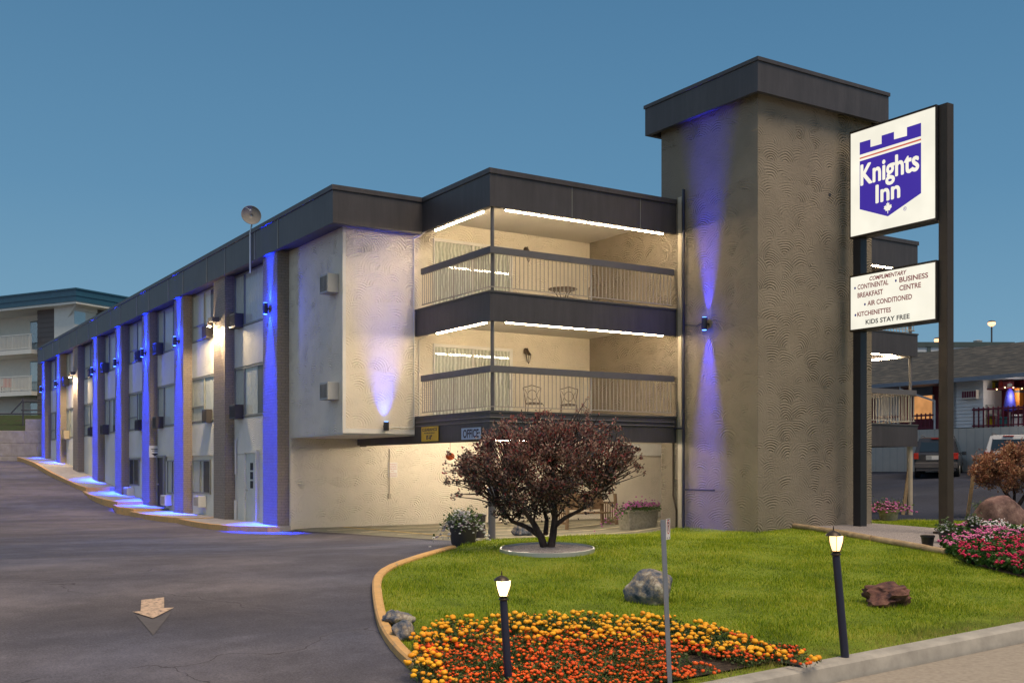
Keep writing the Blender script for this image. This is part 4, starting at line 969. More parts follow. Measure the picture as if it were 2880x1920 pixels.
# --- rocks
def rockmat(name, stops, scale=8):
    return flat_noise(name, stops, scale, 0.85, 0.03, 0.9, 8)
M['rock_grey'] = rockmat('grey_granite', [(0.36, (0.04, 0.06, 0.09)), (0.47, (0.15, 0.16, 0.19)), (0.55, (0.28, 0.23, 0.18)), (0.66, (0.55, 0.50, 0.42))])
M['rock_red'] = rockmat('red_lava', [(0.35, (0.05, 0.03, 0.035)), (0.5, (0.15, 0.07, 0.055)), (0.7, (0.28, 0.15, 0.11))], 7)
M['rock_pink'] = rockmat('pink_granite', [(0.35, (0.09, 0.055, 0.055)), (0.55, (0.22, 0.13, 0.12)), (0.70, (0.34, 0.24, 0.21))], 5)
from mathutils import noise as mnoise
def rock(name, c, rad, mat, label, seed, cuts=9, rough=.10, rot=0, flat_b=.4):
    rnd = random.Random(seed); import bmesh
    bm = bmesh.new(); bmesh.ops.create_icosphere(bm, subdivisions=4, radius=1.0)
    planes = []
    for _ in range(cuts):
        n = Vector((rnd.gauss(0, 1), rnd.gauss(0, 1), rnd.gauss(0, .8))).normalized(); planes.append((n, rnd.uniform(.62, .9)))
    off = Vector((seed * 3.1, seed * 1.7, 0))
    for v in bm.verts:
        p = v.co.copy()
        for n, d in planes:
            k = p.dot(n)
            if k > d: p -= n * (k - d) * .92
        q = mnoise.fractal(v.co * 1.6 + off, 1.0, 2.0, 4); q2 = mnoise.fractal(v.co * 6 + off, 1.0, 2.0, 3)
        p *= 1 + rough * q + rough * .3 * q2
        v.co = p
    m = MB(); cr, sr = cos(rot), sin(rot)
    m.add([(c[0] + (v.co.x * rad[0] * cr - v.co.y * rad[1] * sr), c[1] + (v.co.x * rad[0] * sr + v.co.y * rad[1] * cr), c[2] + v.co.z * rad[2]) for v in bm.verts], [tuple(v.index for v in f.verts) for f in bm.faces])
    bm.free(); return m.build(name, mat, smooth=True, label=label, cat='rock', frame='W', o=c)
p = G(1833, 1712); k = p[1] / F
rock('boulder', (p[0], p[1] + .25, p[2] + 47 * k), (82 * k, .36, 60 * k), 'rock_grey', 'large rounded grey boulder on the middle of the lawn behind the no parking sign', 11, 7)
p = G(2514, 1716); k = p[1] / F
rock('lava_rock', (p[0], p[1] + .2, p[2] + 32 * k), (76 * k, .30, 44 * k), 'rock_red', 'low reddish brown lava rock on the right side of the lawn', 5, 12, .32)
p = G(1120, 1768); k = p[1] / F
rock('kerb_rock', (p[0], p[1], p[2] + 22 * k), (46 * k, .2, 34 * k), 'rock_grey', 'dark angular rock against the yellow kerb, the upper of two', 8, 8, .2)
p = G(1137, 1805); k = p[1] / F
rock('kerb_rock', (p[0], p[1] - .05, p[2] + 26 * k), (36 * k, .2, 36 * k), 'rock_grey', 'pale blue grey rock against the yellow kerb, the lower of two', 23, 8, .12)
p = G(2850, 1483); k = p[1] / F
rock('boulder', (p[0], p[1] + .5, p[2] + 24 * k), (88 * k, .5, 66 * k), 'rock_pink', 'pinkish slanted boulder under the bronze-leaved tree at the right edge', 33, 16, .06)
p = G(1475, 1510); k = p[1] / F
rock('boulder', (p[0], p[1] + .6, p[2] + 14 * k), (34 * k, .22, 22 * k), 'rock_grey', 'small brown rock behind the purple-leaved tree, at the carport edge', 44, 8, .15)

# --- foliage scatter helpers (numpy)
def quads(C, size, up=0.3, aspect=0.55, jitter=0.5, rng=RNG, dirs=None):
    """little pointed leaves (4-gons) at centres C"""
    n = len(C); d = rng.normal(size=(n, 3)); d[:, 2] += up
    if dirs is not None: d = d * .6 + dirs
    d /= np.linalg.norm(d, axis=1, keepdims=True)
    r = rng.normal(size=(n, 3)); s = np.cross(d, r); s /= np.linalg.norm(s, axis=1, keepdims=True) + 1e-9
    L = size * rng.uniform(1 - jitter, 1 + jitter, (n, 1)); w = L * aspect
    V = np.stack([C - d * L * .5, C + s * w * .5, C + d * L * .5, C - s * w * .5], axis=1).reshape(-1, 3)
    return V, np.arange(4 * n).reshape(n, 4)
def blobs(C, rad, rng=RNG, flat=.75, sub=1):
    """ruffled flower heads"""
    import bmesh
    bm = bmesh.new(); bmesh.ops.create_icosphere(bm, subdivisions=sub, radius=1); B0 = np.array([v.co[:] for v in bm.verts]); FF = np.array([[v.index for v in f.verts] for f in bm.faces]); bm.free()
    n = len(C); rr = (rad * rng.uniform(.55, 1.28, (n, 1, 1))); Q = rng.uniform(.82, 1.12, (n, len(B0), 1))
    V = B0[None] * rr * Q; V[:, :, 2] *= flat
    V = V + C[:, None, :]; FA = FF[None] + (np.arange(n) * len(B0))[:, None, None]
    return V.reshape(-1, 3), FA.reshape(-1, 3)

# --- grass blades
def pip(XY, P):
    x, y = XY[:, 0], XY[:, 1]; c = np.zeros(len(XY), bool); j = len(P) - 1
    for i in range(len(P)):
        xi, yi = P[i]; xj, yj = P[j]
        if yi != yj: c ^= ((yi > y) != (yj > y)) & (x < (xj - xi) * (y - yi) / (yj - yi) + xi)
        j = i
    return c
zgv = lambda AB_: np.array([zg_ab(a, b) for a, b in AB_])
BED = [AB(*G(u, v)[:2]) for u, v in ((1170, 1905), (1165, 1865), (1250, 1812), (1400, 1796), (1600, 1790), (1850, 1790), (2000, 1812), (2120, 1840), (2230, 1862), (2262, 1890))]
BED = BED + [(AB(*G(2262, 1890)[:2])[0] - .15, -12.2), (BED[0][0] - .25, -12.2), (BED[0][0] - .12, BED[0][1] - .7)]
GRAV = [AB(*G(u, v)[:2]) for u, v in ((2260, 1485), (2420, 1516), (2580, 1545), (2650, 1556), (2760, 1530), (2700, 1500), (2600, 1484))]
GRAV = [GRAV[0], GRAV[1], GRAV[2], GRAV[3], GRAV[4], GRAV[5], (9.8, -2.4), (9.6, -2.84)] 
rc = G(1539, 1556); RA, RB = AB(rc[0], rc[1])
PBED = [AB(*G(u, v)[:2]) for u, v in ((2662, 1560), (2715, 1592), (2800, 1615), (2900, 1640), (3000, 1650), (3000, 1530), (2880, 1520), (2760, 1500), (2700, 1520))]
nb = 520000
a_ = RNG.uniform(-7.6, 15, nb); b_ = RNG.uniform(-12.35, 0, nb); keep = RNG.uniform(0, 1, nb) < np.clip(1.25 - (b_ + 12.4) / 14, .4, 1)
AB_ = np.stack([a_, b_], 1)[keep]
XY = np.stack([P0[0] + AB_[:, 0] * DR[0] + AB_[:, 1] * DL[0], P0[1] + AB_[:, 0] * DR[1] + AB_[:, 1] * DL[1]], 1)
vis = (np.abs(XY[:, 0] / XY[:, 1]) < .50)
AB_ = AB_[vis]; AB_ = AB_[pip(AB_, LAWN) & ~pip(AB_, BED) & ~pip(AB_, GRAV) & ~pip(AB_, PBED)]
AB_ = AB_[np.hypot(AB_[:, 0] - RA, AB_[:, 1] - RB) > .93]
ga = np.linspace(-8, 16, 97); gb_ = np.linspace(-12.5, 0.5, 53); GZ = np.array([[zg_ab(a, b) for b in gb_] for a in ga])
def zfast(A):
    i = np.clip((A[:, 0] - ga[0]) / (ga[1] - ga[0]), 0, 95.999); j = np.clip((A[:, 1] - gb_[0]) / (gb_[1] - gb_[0]), 0, 51.999)
    i0 = i.astype(int); j0 = j.astype(int); fi = i - i0; fj = j - j0
    return GZ[i0, j0] * (1 - fi) * (1 - fj) + GZ[i0 + 1, j0] * fi * (1 - fj) + GZ[i0, j0 + 1] * (1 - fi) * fj + GZ[i0 + 1, j0 + 1] * fi * fj
n = len(AB_); z = zfast(AB_) + .045
h = RNG.uniform(.025, .060, n) * (1 + .5 * np.sin(AB_[:, 0] * 2.1) * np.sin(AB_[:, 1] * 2.7)); th = RNG.uniform(0, 2 * pi, n); ln = RNG.uniform(.1, .8, n) * h; w = RNG.uniform(.003, .006, n)
base = np.column_stack([AB_, z]); side = np.column_stack([np.cos(th), np.sin(th), 0 * th]) * w[:, None]; t2 = RNG.uniform(0, 2 * pi, n)
tip = base + np.column_stack([np.cos(t2) * ln, np.sin(t2) * ln, h])
V = np.stack([base - side, base + side, tip], 1).reshape(-1, 3)
def grassmat():
    t = NT('grass_blades'); g = t.new('ShaderNodeNewGeometry'); co = t.coord(); n1 = t.noise(co, .55, 5, .6); n2 = t.noise(co, 3.2, 3)
    k = t.math('ADD', t.math('MULTIPLY', g.outputs['Random Per Island'], .35), t.math('ADD', t.math('MULTIPLY', n1, .45), t.math('MULTIPLY', n2, .2)))
    c = t.ramp(k, [(0.32, (0.055, 0.115, 0.004)), (0.45, (0.19, 0.30, 0.008)), (0.57, (0.38, 0.45, 0.015)), (0.68, (0.52, 0.48, 0.06)), (0.85, (0.58, 0.47, 0.14))]); sp_ = t.new('ShaderNodeSeparateXYZ'); t.link(co, sp_.inputs[0]); dry = t.math('MULTIPLY', t.math('ADD', t.math('MULTIPLY', n2, 1.6), t.math('MULTIPLY', t.math('ADD', sp_.outputs['Y'], 12.25), -1.6)), .9); cd = t.new('ShaderNodeClamp'); t.link(dry, cd.inputs[0])
    c = t.mix(t.math('MULTIPLY', cd.outputs[0], .7), c, (0.42, 0.33, 0.14)); t.base(c, .6, 0, .25)
    tr = t.new('ShaderNodeBsdfTranslucent'); t.link(c, tr.inputs[0]); mx = t.new('ShaderNodeMixShader'); mx.inputs[0].default_value = .3
    t.link(t.bsdf.outputs[0], mx.inputs[1]); t.link(tr.outputs[0], mx.inputs[2]); t.link(mx.outputs[0], t.out.inputs[0]); return t.m
M['grass'] = grassmat()
go = npmesh('grass', V, np.arange(3 * n).reshape(n, 3), 'grass', label='short green grass blades covering the lawn', cat='grass', kind='stuff')
go.location = W(0, 0, 0); go.rotation_euler = (0, 0, TH)

# --- marigold bed
def toW(A, z): return np.column_stack([P0[0] + A[:, 0] * DR[0] + A[:, 1] * DL[0], P0[1] + A[:, 0] * DR[1] + A[:, 1] * DL[1], z])
def scatter(poly, n, zoff):
    xs_ = [p[0] for p in poly]; ys_ = [p[1] for p in poly]; A = np.stack([RNG.uniform(min(xs_), max(xs_), n * 4), RNG.uniform(min(ys_), max(ys_), n * 4)], 1)
    A = A[pip(A, poly)][:n]; return A
sheet('flower_bed_soil', BED, .4, .075, 'soil', kind='structure')
sheet('pink_bed_soil', PBED, .4, .075, 'soil', kind='structure')
M['mari_leaf'] = leafmat('marigold_leaves', [(0.02, 0.055, 0.018), (0.06, 0.12, 0.025), (0.12, 0.12, 0.05), (0.10, 0.18, 0.03)], .55, .2)
M['mari_yellow'] = leafmat('marigold_yellow', [(0.92, 0.40, 0.01), (0.95, 0.48, 0.015), (0.85, 0.30, 0.01)], .6, 0)
M['mari_orange'] = leafmat('marigold_orange', [(0.80, 0.085, 0.008), (0.88, 0.14, 0.01), (0.68, 0.05, 0.008)], .6, 0)
def bedheight(A):       # plants taller at the back
    return np.clip(.13 + .05 * (A[:, 1] + 12.3), .12, .30)
# clumps of plants
cl = scatter(BED, 420, 0); cr_ = RNG.uniform(.12, .24, len(cl))
def clumpy(cl, cr_, n, hfun, hz=(.0, 1.0)):
    i = RNG.integers(0, len(cl), n); q = RNG.uniform(0, 2 * pi, n); r = np.sqrt(RNG.uniform(0, 1, n)) * cr_[i]
    A = cl[i] + np.stack([np.cos(q) * r, np.sin(q) * r], 1); dome = 1 - .45 * (r / cr_[i]) ** 2
    return A, dome * hfun(A)
A, hh = clumpy(cl, cr_, 60000, bedheight); hz = hh * RNG.uniform(.15, 1, len(A)) ** .6
V, FC = quads(toW(A, zfast(A) + .07 + hz), .042, .6, .35); npmesh('marigold_foliage', V, FC, 'mari_leaf', label='dark green leafy marigold plants filling the flower bed', cat='foliage', kind='stuff')
# the boundary between the tall yellow row and the low orange ones runs along the back third; a pale gap in the middle
def frac(A):  # 0 at the street, 1 at the back of the bed
    back = np.interp(A[:, 0], [p[0] for p in BED[2:10]], [p[1] for p in BED[2:10]]) if BED[2][0] < BED[9][0] else np.full(len(A), -9.0)
    return (A[:, 1] + 12.3) / (back + 12.3 + 1e-6)
A, hh = clumpy(cl, cr_, 13000, bedheight); f = frac(A); amin, amax = min(p[0] for p in BED), max(p[0] for p in BED); ea = (A[:, 0] - amin) / (amax - amin)
thr = .66 + .10 * np.sin(A[:, 0] * 1.7) + RNG.normal(0, .07, len(A)) - .75 * np.clip((ea - .72) / .2, 0, 1) - .4 * np.clip((.10 - ea) / .08, 0, 1)
isY = f > thr; dens_ = .62 + .38 * (np.sin(A[:, 0] * 2.9 + 1) * np.sin(A[:, 1] * 3.7) > -.25)
gapn = np.array([mnoise.noise(Vector((a * 2.3, b * 2.3, 3.0))) for a, b in A]); rk = (RNG.uniform(0, 1, len(A)) < dens_) & (gapn > np.where(isY, -.22, -.38) + .12 * RNG.normal(0, 1, len(A)))
def thin(A, hh, mind):
    keepi = []; cell = {}
    for i, (a, b) in enumerate(A):
        k = (int(a / mind), int(b / mind)); ok = True
        for dx in (-1, 0, 1):
            for dy in (-1, 0, 1):
                for j in cell.get((k[0] + dx, k[1] + dy), ()):
                    if (A[j][0] - a) ** 2 + (A[j][1] - b) ** 2 < mind * mind: ok = False
        if ok: keepi.append(i); cell.setdefault(k, []).append(i)
    return A[keepi], hh[keepi]
Ay, hy = thin(A[isY & rk], hh[isY & rk], .068); Ao, ho = thin(A[(~isY) & rk], hh[(~isY) & rk], .041)
V, FC = blobs(toW(Ay, zfast(Ay) + .085 + hy), .035, sub=2); npmesh('yellow_marigolds', V, FC, 'mari_yellow', label='round golden yellow marigold heads along the back and right of the bed', cat='flowers', kind='stuff')
V, FC = blobs(toW(Ao, zfast(Ao) + .075 + ho * .85), .027, sub=1); npmesh('orange_marigolds', V, FC, 'mari_orange', label='small red orange marigold heads filling the front of the bed', cat='flowers', kind='stuff')

# --- pink and red flower bed at the right
M['ger_leaf'] = leafmat('bed_leaves', [(0.02, 0.07, 0.015), (0.05, 0.13, 0.02), (0.08, 0.16, 0.03)], .5, .2)
for nm, cols, cat_l in (('pink', [(0.75, 0.14, 0.36), (0.85, 0.25, 0.48), (0.62, 0.10, 0.30)], 'pink'), ('red', [(0.60, 0.015, 0.08), (0.72, 0.03, 0.12), (0.45, 0.01, 0.06)], 'red'), ('white', [(0.80, 0.74, 0.76), (0.88, 0.85, 0.84), (0.80, 0.6, 0.68)], 'white')):
    M['ger_' + nm] = leafmat('bed_' + nm, cols, .6, 0)
cl2 = scatter(PBED, 160, 0); cr2 = RNG.uniform(.15, .26, len(cl2)); hf = lambda A: np.full(len(A), .30)
A, hh = clumpy(cl2, cr2, 30000, hf); V, FC = quads(toW(A, zfast(A) + .06 + hh * RNG.uniform(.1, 1, len(A)) ** .6), .075, .6, .7); npmesh('bed_foliage', V, FC, 'ger_leaf', label='green leafy plants of the pink and red flower bed beside the sign', cat='foliage', kind='stuff')
A, hh = clumpy(cl2, cr2, 3000, hf); A, hh = thin(A, hh, .15); WX = toW(A, zfast(A) + .08 + hh)
U = WX[:, 0] / WX[:, 1] * F + CX; V_ = CY - WX[:, 2] / WX[:, 1] * F; s1 = np.sin(A[:, 0] * 2.0 + 1.5) + RNG.normal(0, .35, len(A))
red = (A[:, 1] < np.median(A[:, 1]) - .1) & (U > 2700) ; wht = (~red) & (U > 2740) & (s1 > .35); pnk = ~(red | wht)
for nm, sel in (('pink', pnk), ('red', red), ('white', wht)):
    C = WX[sel]; k = 9; C2 = np.repeat(C, k, 0) + RNG.normal(0, 1, (len(C) * k, 3)) * np.array([.042, .042, .022])
    V, FC = blobs(C2, .026, sub=1); npmesh(nm + '_bed_flowers', V, FC, 'ger_' + nm, label=f'{nm} flower heads of the bed beside the motel sign', cat='flowers', kind='stuff')

# --- gravel patch, landscape timbers, tree ring
sheet('gravel_patch', GRAV, .5, .085, 'gravel', kind='structure')
M['timber'] = flat_noise('landscape_timber', [(0.3, (0.22, 0.15, 0.085)), (0.7, (0.48, 0.36, 0.22))], 5, .85, .006, .6, 6, (1, 1, 1))
def timber(px0, px1, label, r=.07):
    p, q = G(*px0), G(*px1); m = MB(); K = 8; pts = [(p[0] + (q[0] - p[0]) * i / K, p[1] + (q[1] - p[1]) * i / K) for i in range(K + 1)]
    m.tube([(x_, y_, zg(x_, y_) + .10) for x_, y_ in pts], r, 10); return m.build('landscape_timber', 'timber', smooth=True, label=label, cat='timber', group='round timbers edging the gravel', frame='W', o=p)
timber((2215, 1488), (2452, 1527), 'round edging timber nearer the stair tower')
timber((2456, 1528), (2612, 1556), 'round edging timber whose end shows by the black pot')
timber((2600, 1556), (2660, 1566), 'short timber butted against the pink flower bed')
ring = [(rc[0] + .90 * cos(q), rc[1] + .86 * sin(q)) for q in np.linspace(0, 2 * pi, 49)[:-1]]
sl = (zg(rc[0], rc[1] + .8) - zg(rc[0], rc[1] - .8)) / 1.6
zr = lambda x_, y_: zg(rc[0], rc[1]) + .055 + sl * (y_ - rc[1]) + (x_ - rc[0]) * (zg(rc[0] + .8, rc[1]) - zg(rc[0] - .8, rc[1])) / 1.6
t = thing('tree_ring', 'round grey metal edging filled with pebbles around the purple-leaved tree', 'edging', rc, 'W')
m = MB(); n_ = len(ring)
for x_, y_ in ring:
    z_ = zr(x_, y_); vx, vy = (x_ - rc[0]) / .9, (y_ - rc[1]) / .9; m.v += [(x_, y_, z_ - .12), (x_, y_, z_ + .055), (x_ - vx * .03, y_ - vy * .03, z_ + .06), (x_ - vx * .03, y_ - vy * .03, z_ - .12)]
for i in range(n_):
    for j in range(4): i2 = (i + 1) % n_; m.f.append((i * 4 + j, i * 4 + (j + 1) % 4, i2 * 4 + (j + 1) % 4, i2 * 4 + j))
m.build('metal_edging', 'alu', t, smooth=True)
m = MB(); k = 14
for i in range(k + 1):
    for x_, y_ in ring: f_ = .97 * i / k; xx = rc[0] + (x_ - rc[0]) * f_; yy = rc[1] + (y_ - rc[1]) * f_; m.v.append((xx, yy, zr(xx, yy) + .025 + .05 * (1 - f_) + .008 * mnoise.noise(Vector((xx * 9, yy * 9, 0)))))
for i in range(k):
    for j in range(n_): m.f.append((i * n_ + j, i * n_ + (j + 1) % n_, (i + 1) * n_ + (j + 1) % n_, (i + 1) * n_ + j))
m.build('pebbles', 'gravel', t, smooth=True)

# --- trees
M['bark'] = flat_noise('dark_bark', [(0.3, (0.025, 0.018, 0.018)), (0.7, (0.10, 0.07, 0.06))], 12, .9, .02, 1, 6, (1, 1, .3))
M['plum'] = leafmat('plum_leaves', [(0.018, 0.034, 0.036), (0.045, 0.028, 0.036), (0.028, 0.048, 0.034), (0.075, 0.040, 0.045), (0.10, 0.085, 0.065), (0.022, 0.028, 0.046), (0.13, 0.040, 0.042), (0.22, 0.17, 0.13)], .30, .25)
M['plum_highlight'] = leafmat('plum_highlight_leaves', [(0.22, 0.07, 0.06), (0.42, 0.28, 0.21), (0.32, 0.04, 0.045), (0.20, 0.12, 0.10), (0.50, 0.36, 0.28)], .35, .3)  # paler leaves towards the crown top: highlights put into the leaf colour
M['bronze_leaf'] = leafmat('bronze_leaves', [(0.30, 0.10, 0.06), (0.42, 0.22, 0.13), (0.22, 0.07, 0.05), (0.52, 0.34, 0.20), (0.34, 0.15, 0.08)], .5, .25)
def grow(base, tips, name_mats, label, trunks, leaf, nleaf, lsize, clr, cat='tree', nm='plum_tree', highlight_mat=None, highlight_frac=0.0, seed=3):
    rnd = random.Random(seed); t = thing(nm, label, cat, base, 'W')
    m = MB()
    for tr in trunks: m.tube([(base[0] + p[0], base[1] + p[1], base[2] + p[2]) for p in tr[0]], tr[1], 9)
    m.build('trunk', name_mats, t, smooth=True)
    ends = [(Vector(tr[0][-1]), tr[1][-1]) for tr in trunks] + [(Vector(tr[0][len(tr[0]) // 2]), tr[1][len(tr[0]) // 2]) for tr in trunks]
    m = MB()
    for tp in tips:
        T = Vector(tp[:3]); e_, er = min(ends, key=lambda q: (q[0] - T).length + rnd.uniform(0, .3)); mid = (e_ + T) / 2 + Vector((rnd.uniform(-.1, .1), rnd.uniform(-.1, .1), rnd.uniform(-.02, .12)))
        m.tube([tuple(Vector(base) + e_), tuple(Vector(base) + mid), tuple(Vector(base) + T)], [max(.006, er * .5), .012, .004], 5)
    m.build('branches', name_mats, t, smooth=True)
    C = np.array([tp[:3] for tp in tips]); R = np.array([tp[3] for tp in tips]); wgt = R ** 2; i = RNG.choice(len(C), nleaf, p=wgt / wgt.sum())
    P = C[i] + RNG.normal(size=(nleaf, 3)) * R[i][:, None] * .5 + np.array(base)
    out = (P - (np.array(base) + np.array(clr))); out /= np.linalg.norm(out, axis=1, keepdims=True) + 1e-6
    top = RNG.uniform(0, 1, nleaf) < highlight_frac * np.clip((out[:, 2] + .35), 0, 1.2)
    for sel, mt, nn_ in ((~top, leaf, 'crown'), (top, highlight_mat, 'highlight_leaves')):
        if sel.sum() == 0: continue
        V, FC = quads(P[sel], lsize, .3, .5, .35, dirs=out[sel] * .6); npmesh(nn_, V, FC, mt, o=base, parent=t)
    return t
b = (rc[0] - .01, rc[1] + .0, zg(rc[0], rc[1]) + .06); kk = rc[1] / F
def px2(u, v, dy=0.0): return ((u - CX) / F * (b[1] + dy) - b[0], dy, (CY - v) / F * (b[1] + dy) - b[2])
tips = []; rnd = random.Random(12)
# crown outline in the photo (u, v), fan shaped; fill it in three dimensions
OUT = [(1262, 1330), (1262, 1290), (1300, 1262), (1360, 1225), (1400, 1200), (1440, 1178), (1500, 1172), (1560, 1175), (1600, 1190), (1650, 1180), (1700, 1188), (1735, 1215), (1770, 1250), (1790, 1290), (1780, 1320), (1740, 1350), (1720, 1385), (1700, 1420), (1655, 1440), (1610, 1425), (1560, 1450), (1500, 1445), (1450, 1470), (1400, 1445), (1360, 1400), (1330, 1370), (1290, 1345)]
cnt = 0
while cnt < 250:
    u, v = rnd.uniform(1250, 1800), rnd.uniform(1165, 1475)
    if not inpoly(u, v, OUT): continue
    # distance to the outline limits the depth
    dmin = min(math.hypot(u - q[0], v - q[1]) for q in dens(OUT, 15)); dy = min(1.35, sqrt(max(0, dmin) * 2 * 140) * kk * .75)
    y_ = rnd.uniform(-1, 1) * dy; y_ = math.copysign(abs(y_) ** .8, y_) if abs(y_) < 1 else y_
    p_ = px2(u, v, 0); tips.append((p_[0], y_, p_[2], rnd.uniform(.11, .21) if dmin > 22 else rnd.uniform(.06, .12))); cnt += 1
for u, v, r in ((1262, 1345, .06), (1275, 1395, .05), (1640, 1140, .06), (1650, 1122, .05), (1652, 1160, .08), (1545, 1162, .07), (1470, 1165, .07), (1250, 1300, .05), (1800, 1312, .05), (1720, 1420, .06), (1330, 1372, .06), (1445, 1178, .08), (1372, 1420, .05)):
    p_ = px2(u, v); tips.append((p_[0], rnd.uniform(-.2, .2), p_[2], r))
for _ in range(46):
    q = rnd.choice([o_ for o_ in OUT if o_[1] < 1360]); ang = math.atan2(q[1] - 1330, q[0] - 1525) + rnd.uniform(-.2, .2); r0 = math.hypot(q[0] - 1525, q[1] - 1330); e_ = rnd.uniform(0, 12)
    p_ = px2(1525 + (r0 + e_) * cos(ang), 1330 + (r0 + e_) * sin(ang)); tips.append((p_[0], rnd.uniform(-.5, .5), p_[2], rnd.uniform(.03, .07)))
tr = [([px2(1532, 1545), px2(1522, 1510, -.05), px2(1500, 1470, -.1), px2(1470, 1430, -.2), px2(1440, 1380, -.3)], [.075, .07, .055, .04, .025]),
      ([px2(1518, 1505, -.03), px2(1480, 1480, 0.1), px2(1440, 1465, .2), px2(1400, 1420, .3)], [.06, .045, .035, .02]),
      ([px2(1548, 1545), px2(1556, 1500, .03), px2(1560, 1460, .05), px2(1560, 1400, .1), px2(1550, 1300, .1)], [.08, .07, .06, .04, .02]),
      ([px2(1558, 1480, .03), px2(1590, 1455, 0), px2(1640, 1430, -.1), px2(1680, 1390, -.2)], [.05, .04, .03, .015]),
      ([px2(1535, 1500), px2(1538, 1460, .3), px2(1520, 1400, .5), px2(1600, 1330, .6)], [.05, .04, .03, .015])]
grow(b, tips, 'bark', 'multi-stemmed ornamental tree with dark purple leaves on the lawn in front of the balconies', tr, 'plum', 30000, .060, (0, 0, 1.0), highlight_mat='plum_highlight', highlight_frac=.62)
# bronze tree at the right edge
p = G(2853, 1462); b2 = (p[0], p[1] + .9, p[2]); k2 = b2[1] / F; tips = []; rnd = random.Random(5)
OUT2 = [(2735, 1330), (2760, 1290), (2800, 1262), (2870, 1240), (2950, 1245), (3010, 1290), (3020, 1340), (2960, 1385), (2900, 1378), (2850, 1375), (2800, 1370), (2760, 1352)]
cnt = 0
while cnt < 130:
    u, v = rnd.uniform(2730, 3020), rnd.uniform(1235, 1390)
    if not inpoly(u, v, OUT2): continue
    dmin = min(math.hypot(u - q[0], v - q[1]) for q in dens(OUT2, 15)); dy = min(1.0, sqrt(max(0, dmin) * 2 * 70) * k2 * .9)
    tips.append(((u - CX) / F * b2[1] - b2[0], rnd.uniform(-dy, dy), (CY - v) / F * b2[1] - b2[2], rnd.uniform(.12, .2))); cnt += 1
q2 = lambda u, v, dy=0: ((u - CX) / F * b2[1] - b2[0], dy, (CY - v) / F * b2[1] - b2[2])
grow(b2, tips, 'bark', 'low spreading tree with bronze red leaves at the right edge behind a boulder', [([q2(2853, 1480), q2(2850, 1420), q2(2830, 1380, .1), q2(2800, 1340, .1)], [.09, .07, .05, .03]), ([q2(2852, 1440), q2(2880, 1390, -.1), q2(2900, 1340, -.1)], [.07, .05, .03]), ([q2(2851, 1430), q2(2862, 1390, .2), q2(2850, 1330, .2)], [.05, .04, .03])], 'bronze_leaf', 15000, .085, (0, 0, 1.2), nm='bronze_tree', seed=9)

# --- pots and planters
M['pot_black'] = painted('black_plastic', (0.02, 0.02, 0.023), 0.35); M['pot_dark'] = painted('dark_planter', (0.06, 0.05, 0.05), 0.7, bump=.3)
M['pot_stone'] = flat_noise('stone_pot', [(0.3, (0.26, 0.24, 0.18)), (0.7, (0.45, 0.41, 0.32))], 14, .85, .01, .6)
M['pet_leaf'] = leafmat('petunia_leaves', [(0.04, 0.09, 0.02), (0.09, 0.15, 0.04), (0.12, 0.16, 0.06)], .5, .25)
M['pet_pink'] = leafmat('petunia_pink', [(0.55, 0.14, 0.42), (0.70, 0.22, 0.50), (0.42, 0.10, 0.40)], .6, .2)
M['pet_white'] = leafmat('petunia_white', [(0.72, 0.74, 0.78), (0.85, 0.85, 0.85), (0.30, 0.20, 0.30)], .6, .2)
def pot(nm, c, prof, mat, label, fl, spread, hgt, nl, nf, fsize=.05, square=False, cat='planter', droop=.0, grp=None):
    t = thing(nm, label, cat, c, 'W', group=grp)
    m = MB(); m.lathe(c, prof, 4 if square else 24, rot=pi / 4 if square else 0); m.build('pot', mat, t, smooth=not square)
    top = prof[-1][1]; r = prof[-1][0]; m = MB(); m.lathe((c[0], c[1], c[2] + top), [(r * .86, -.03), (r * .86, .004)], 4 if square else 20, rot=pi / 4 if square else 0); m.build('soil', 'soil', t)
    if nl:
        P = RNG.normal(size=(nl, 3)) * np.array([spread, spread, hgt * .5]); rr = np.hypot(P[:, 0], P[:, 1]); P[:, 2] = np.abs(P[:, 2]) + .02 - droop * np.clip(rr - r, 0, 1)
        V, FC = quads(P + np.array([c[0], c[1], c[2] + top]), .06, .5, .5); npmesh('foliage', V, FC, 'pet_leaf', o=c, parent=t, kind='stuff')
        if nf:
            P = RNG.normal(size=(nf, 3)) * np.array([spread * 1.1, spread * 1.1, hgt * .4]); rr = np.hypot(P[:, 0], P[:, 1]); P[:, 2] = np.abs(P[:, 2]) * .8 + hgt * .45 * np.exp(-(rr / spread) ** 2 * .3) - droop * np.clip(rr - r * .8, 0, 1)
            V, FC = blobs(P + np.array([c[0], c[1], c[2] + top]), fsize * .5, flat=.55, sub=1); npmesh('flowers', V, FC, fl, o=c, parent=t, kind='stuff')
    return t
p = G(1303, 1534); k = p[1] / F
pot('flower_pot', p, [(29 * k, 0), (34 * k, .05), (40 * k, 58 * k), (43 * k, 60 * k), (43 * k, 66 * k)], 'pot_dark', 'dark square planter overflowing with white flowers at the corner of the lawn', 'pet_white', 25 * k, .20, 1300, 380, .07, droop=1.2)
p = G(1349, 1513)
t = thing('litter_bin', 'dark ribbed cylindrical bin beside the corner column', 'bin', p, 'W')
k = p[1] / F; m = MB(); m.lathe(p, [(14 * k, 0), (15 * k, .02), (17 * k, 62 * k), (19 * k, 63 * k), (19 * k, 66 * k), (15 * k, 68 * k)], 20); m.build('bin_body', 'pot_dark', t, smooth=True)
m = MB(); m.lathe((p[0], p[1], p[2] + 68 * k), [(15 * k, 0), (9 * k, .02)], 18); m.build('lid', 'black', t)
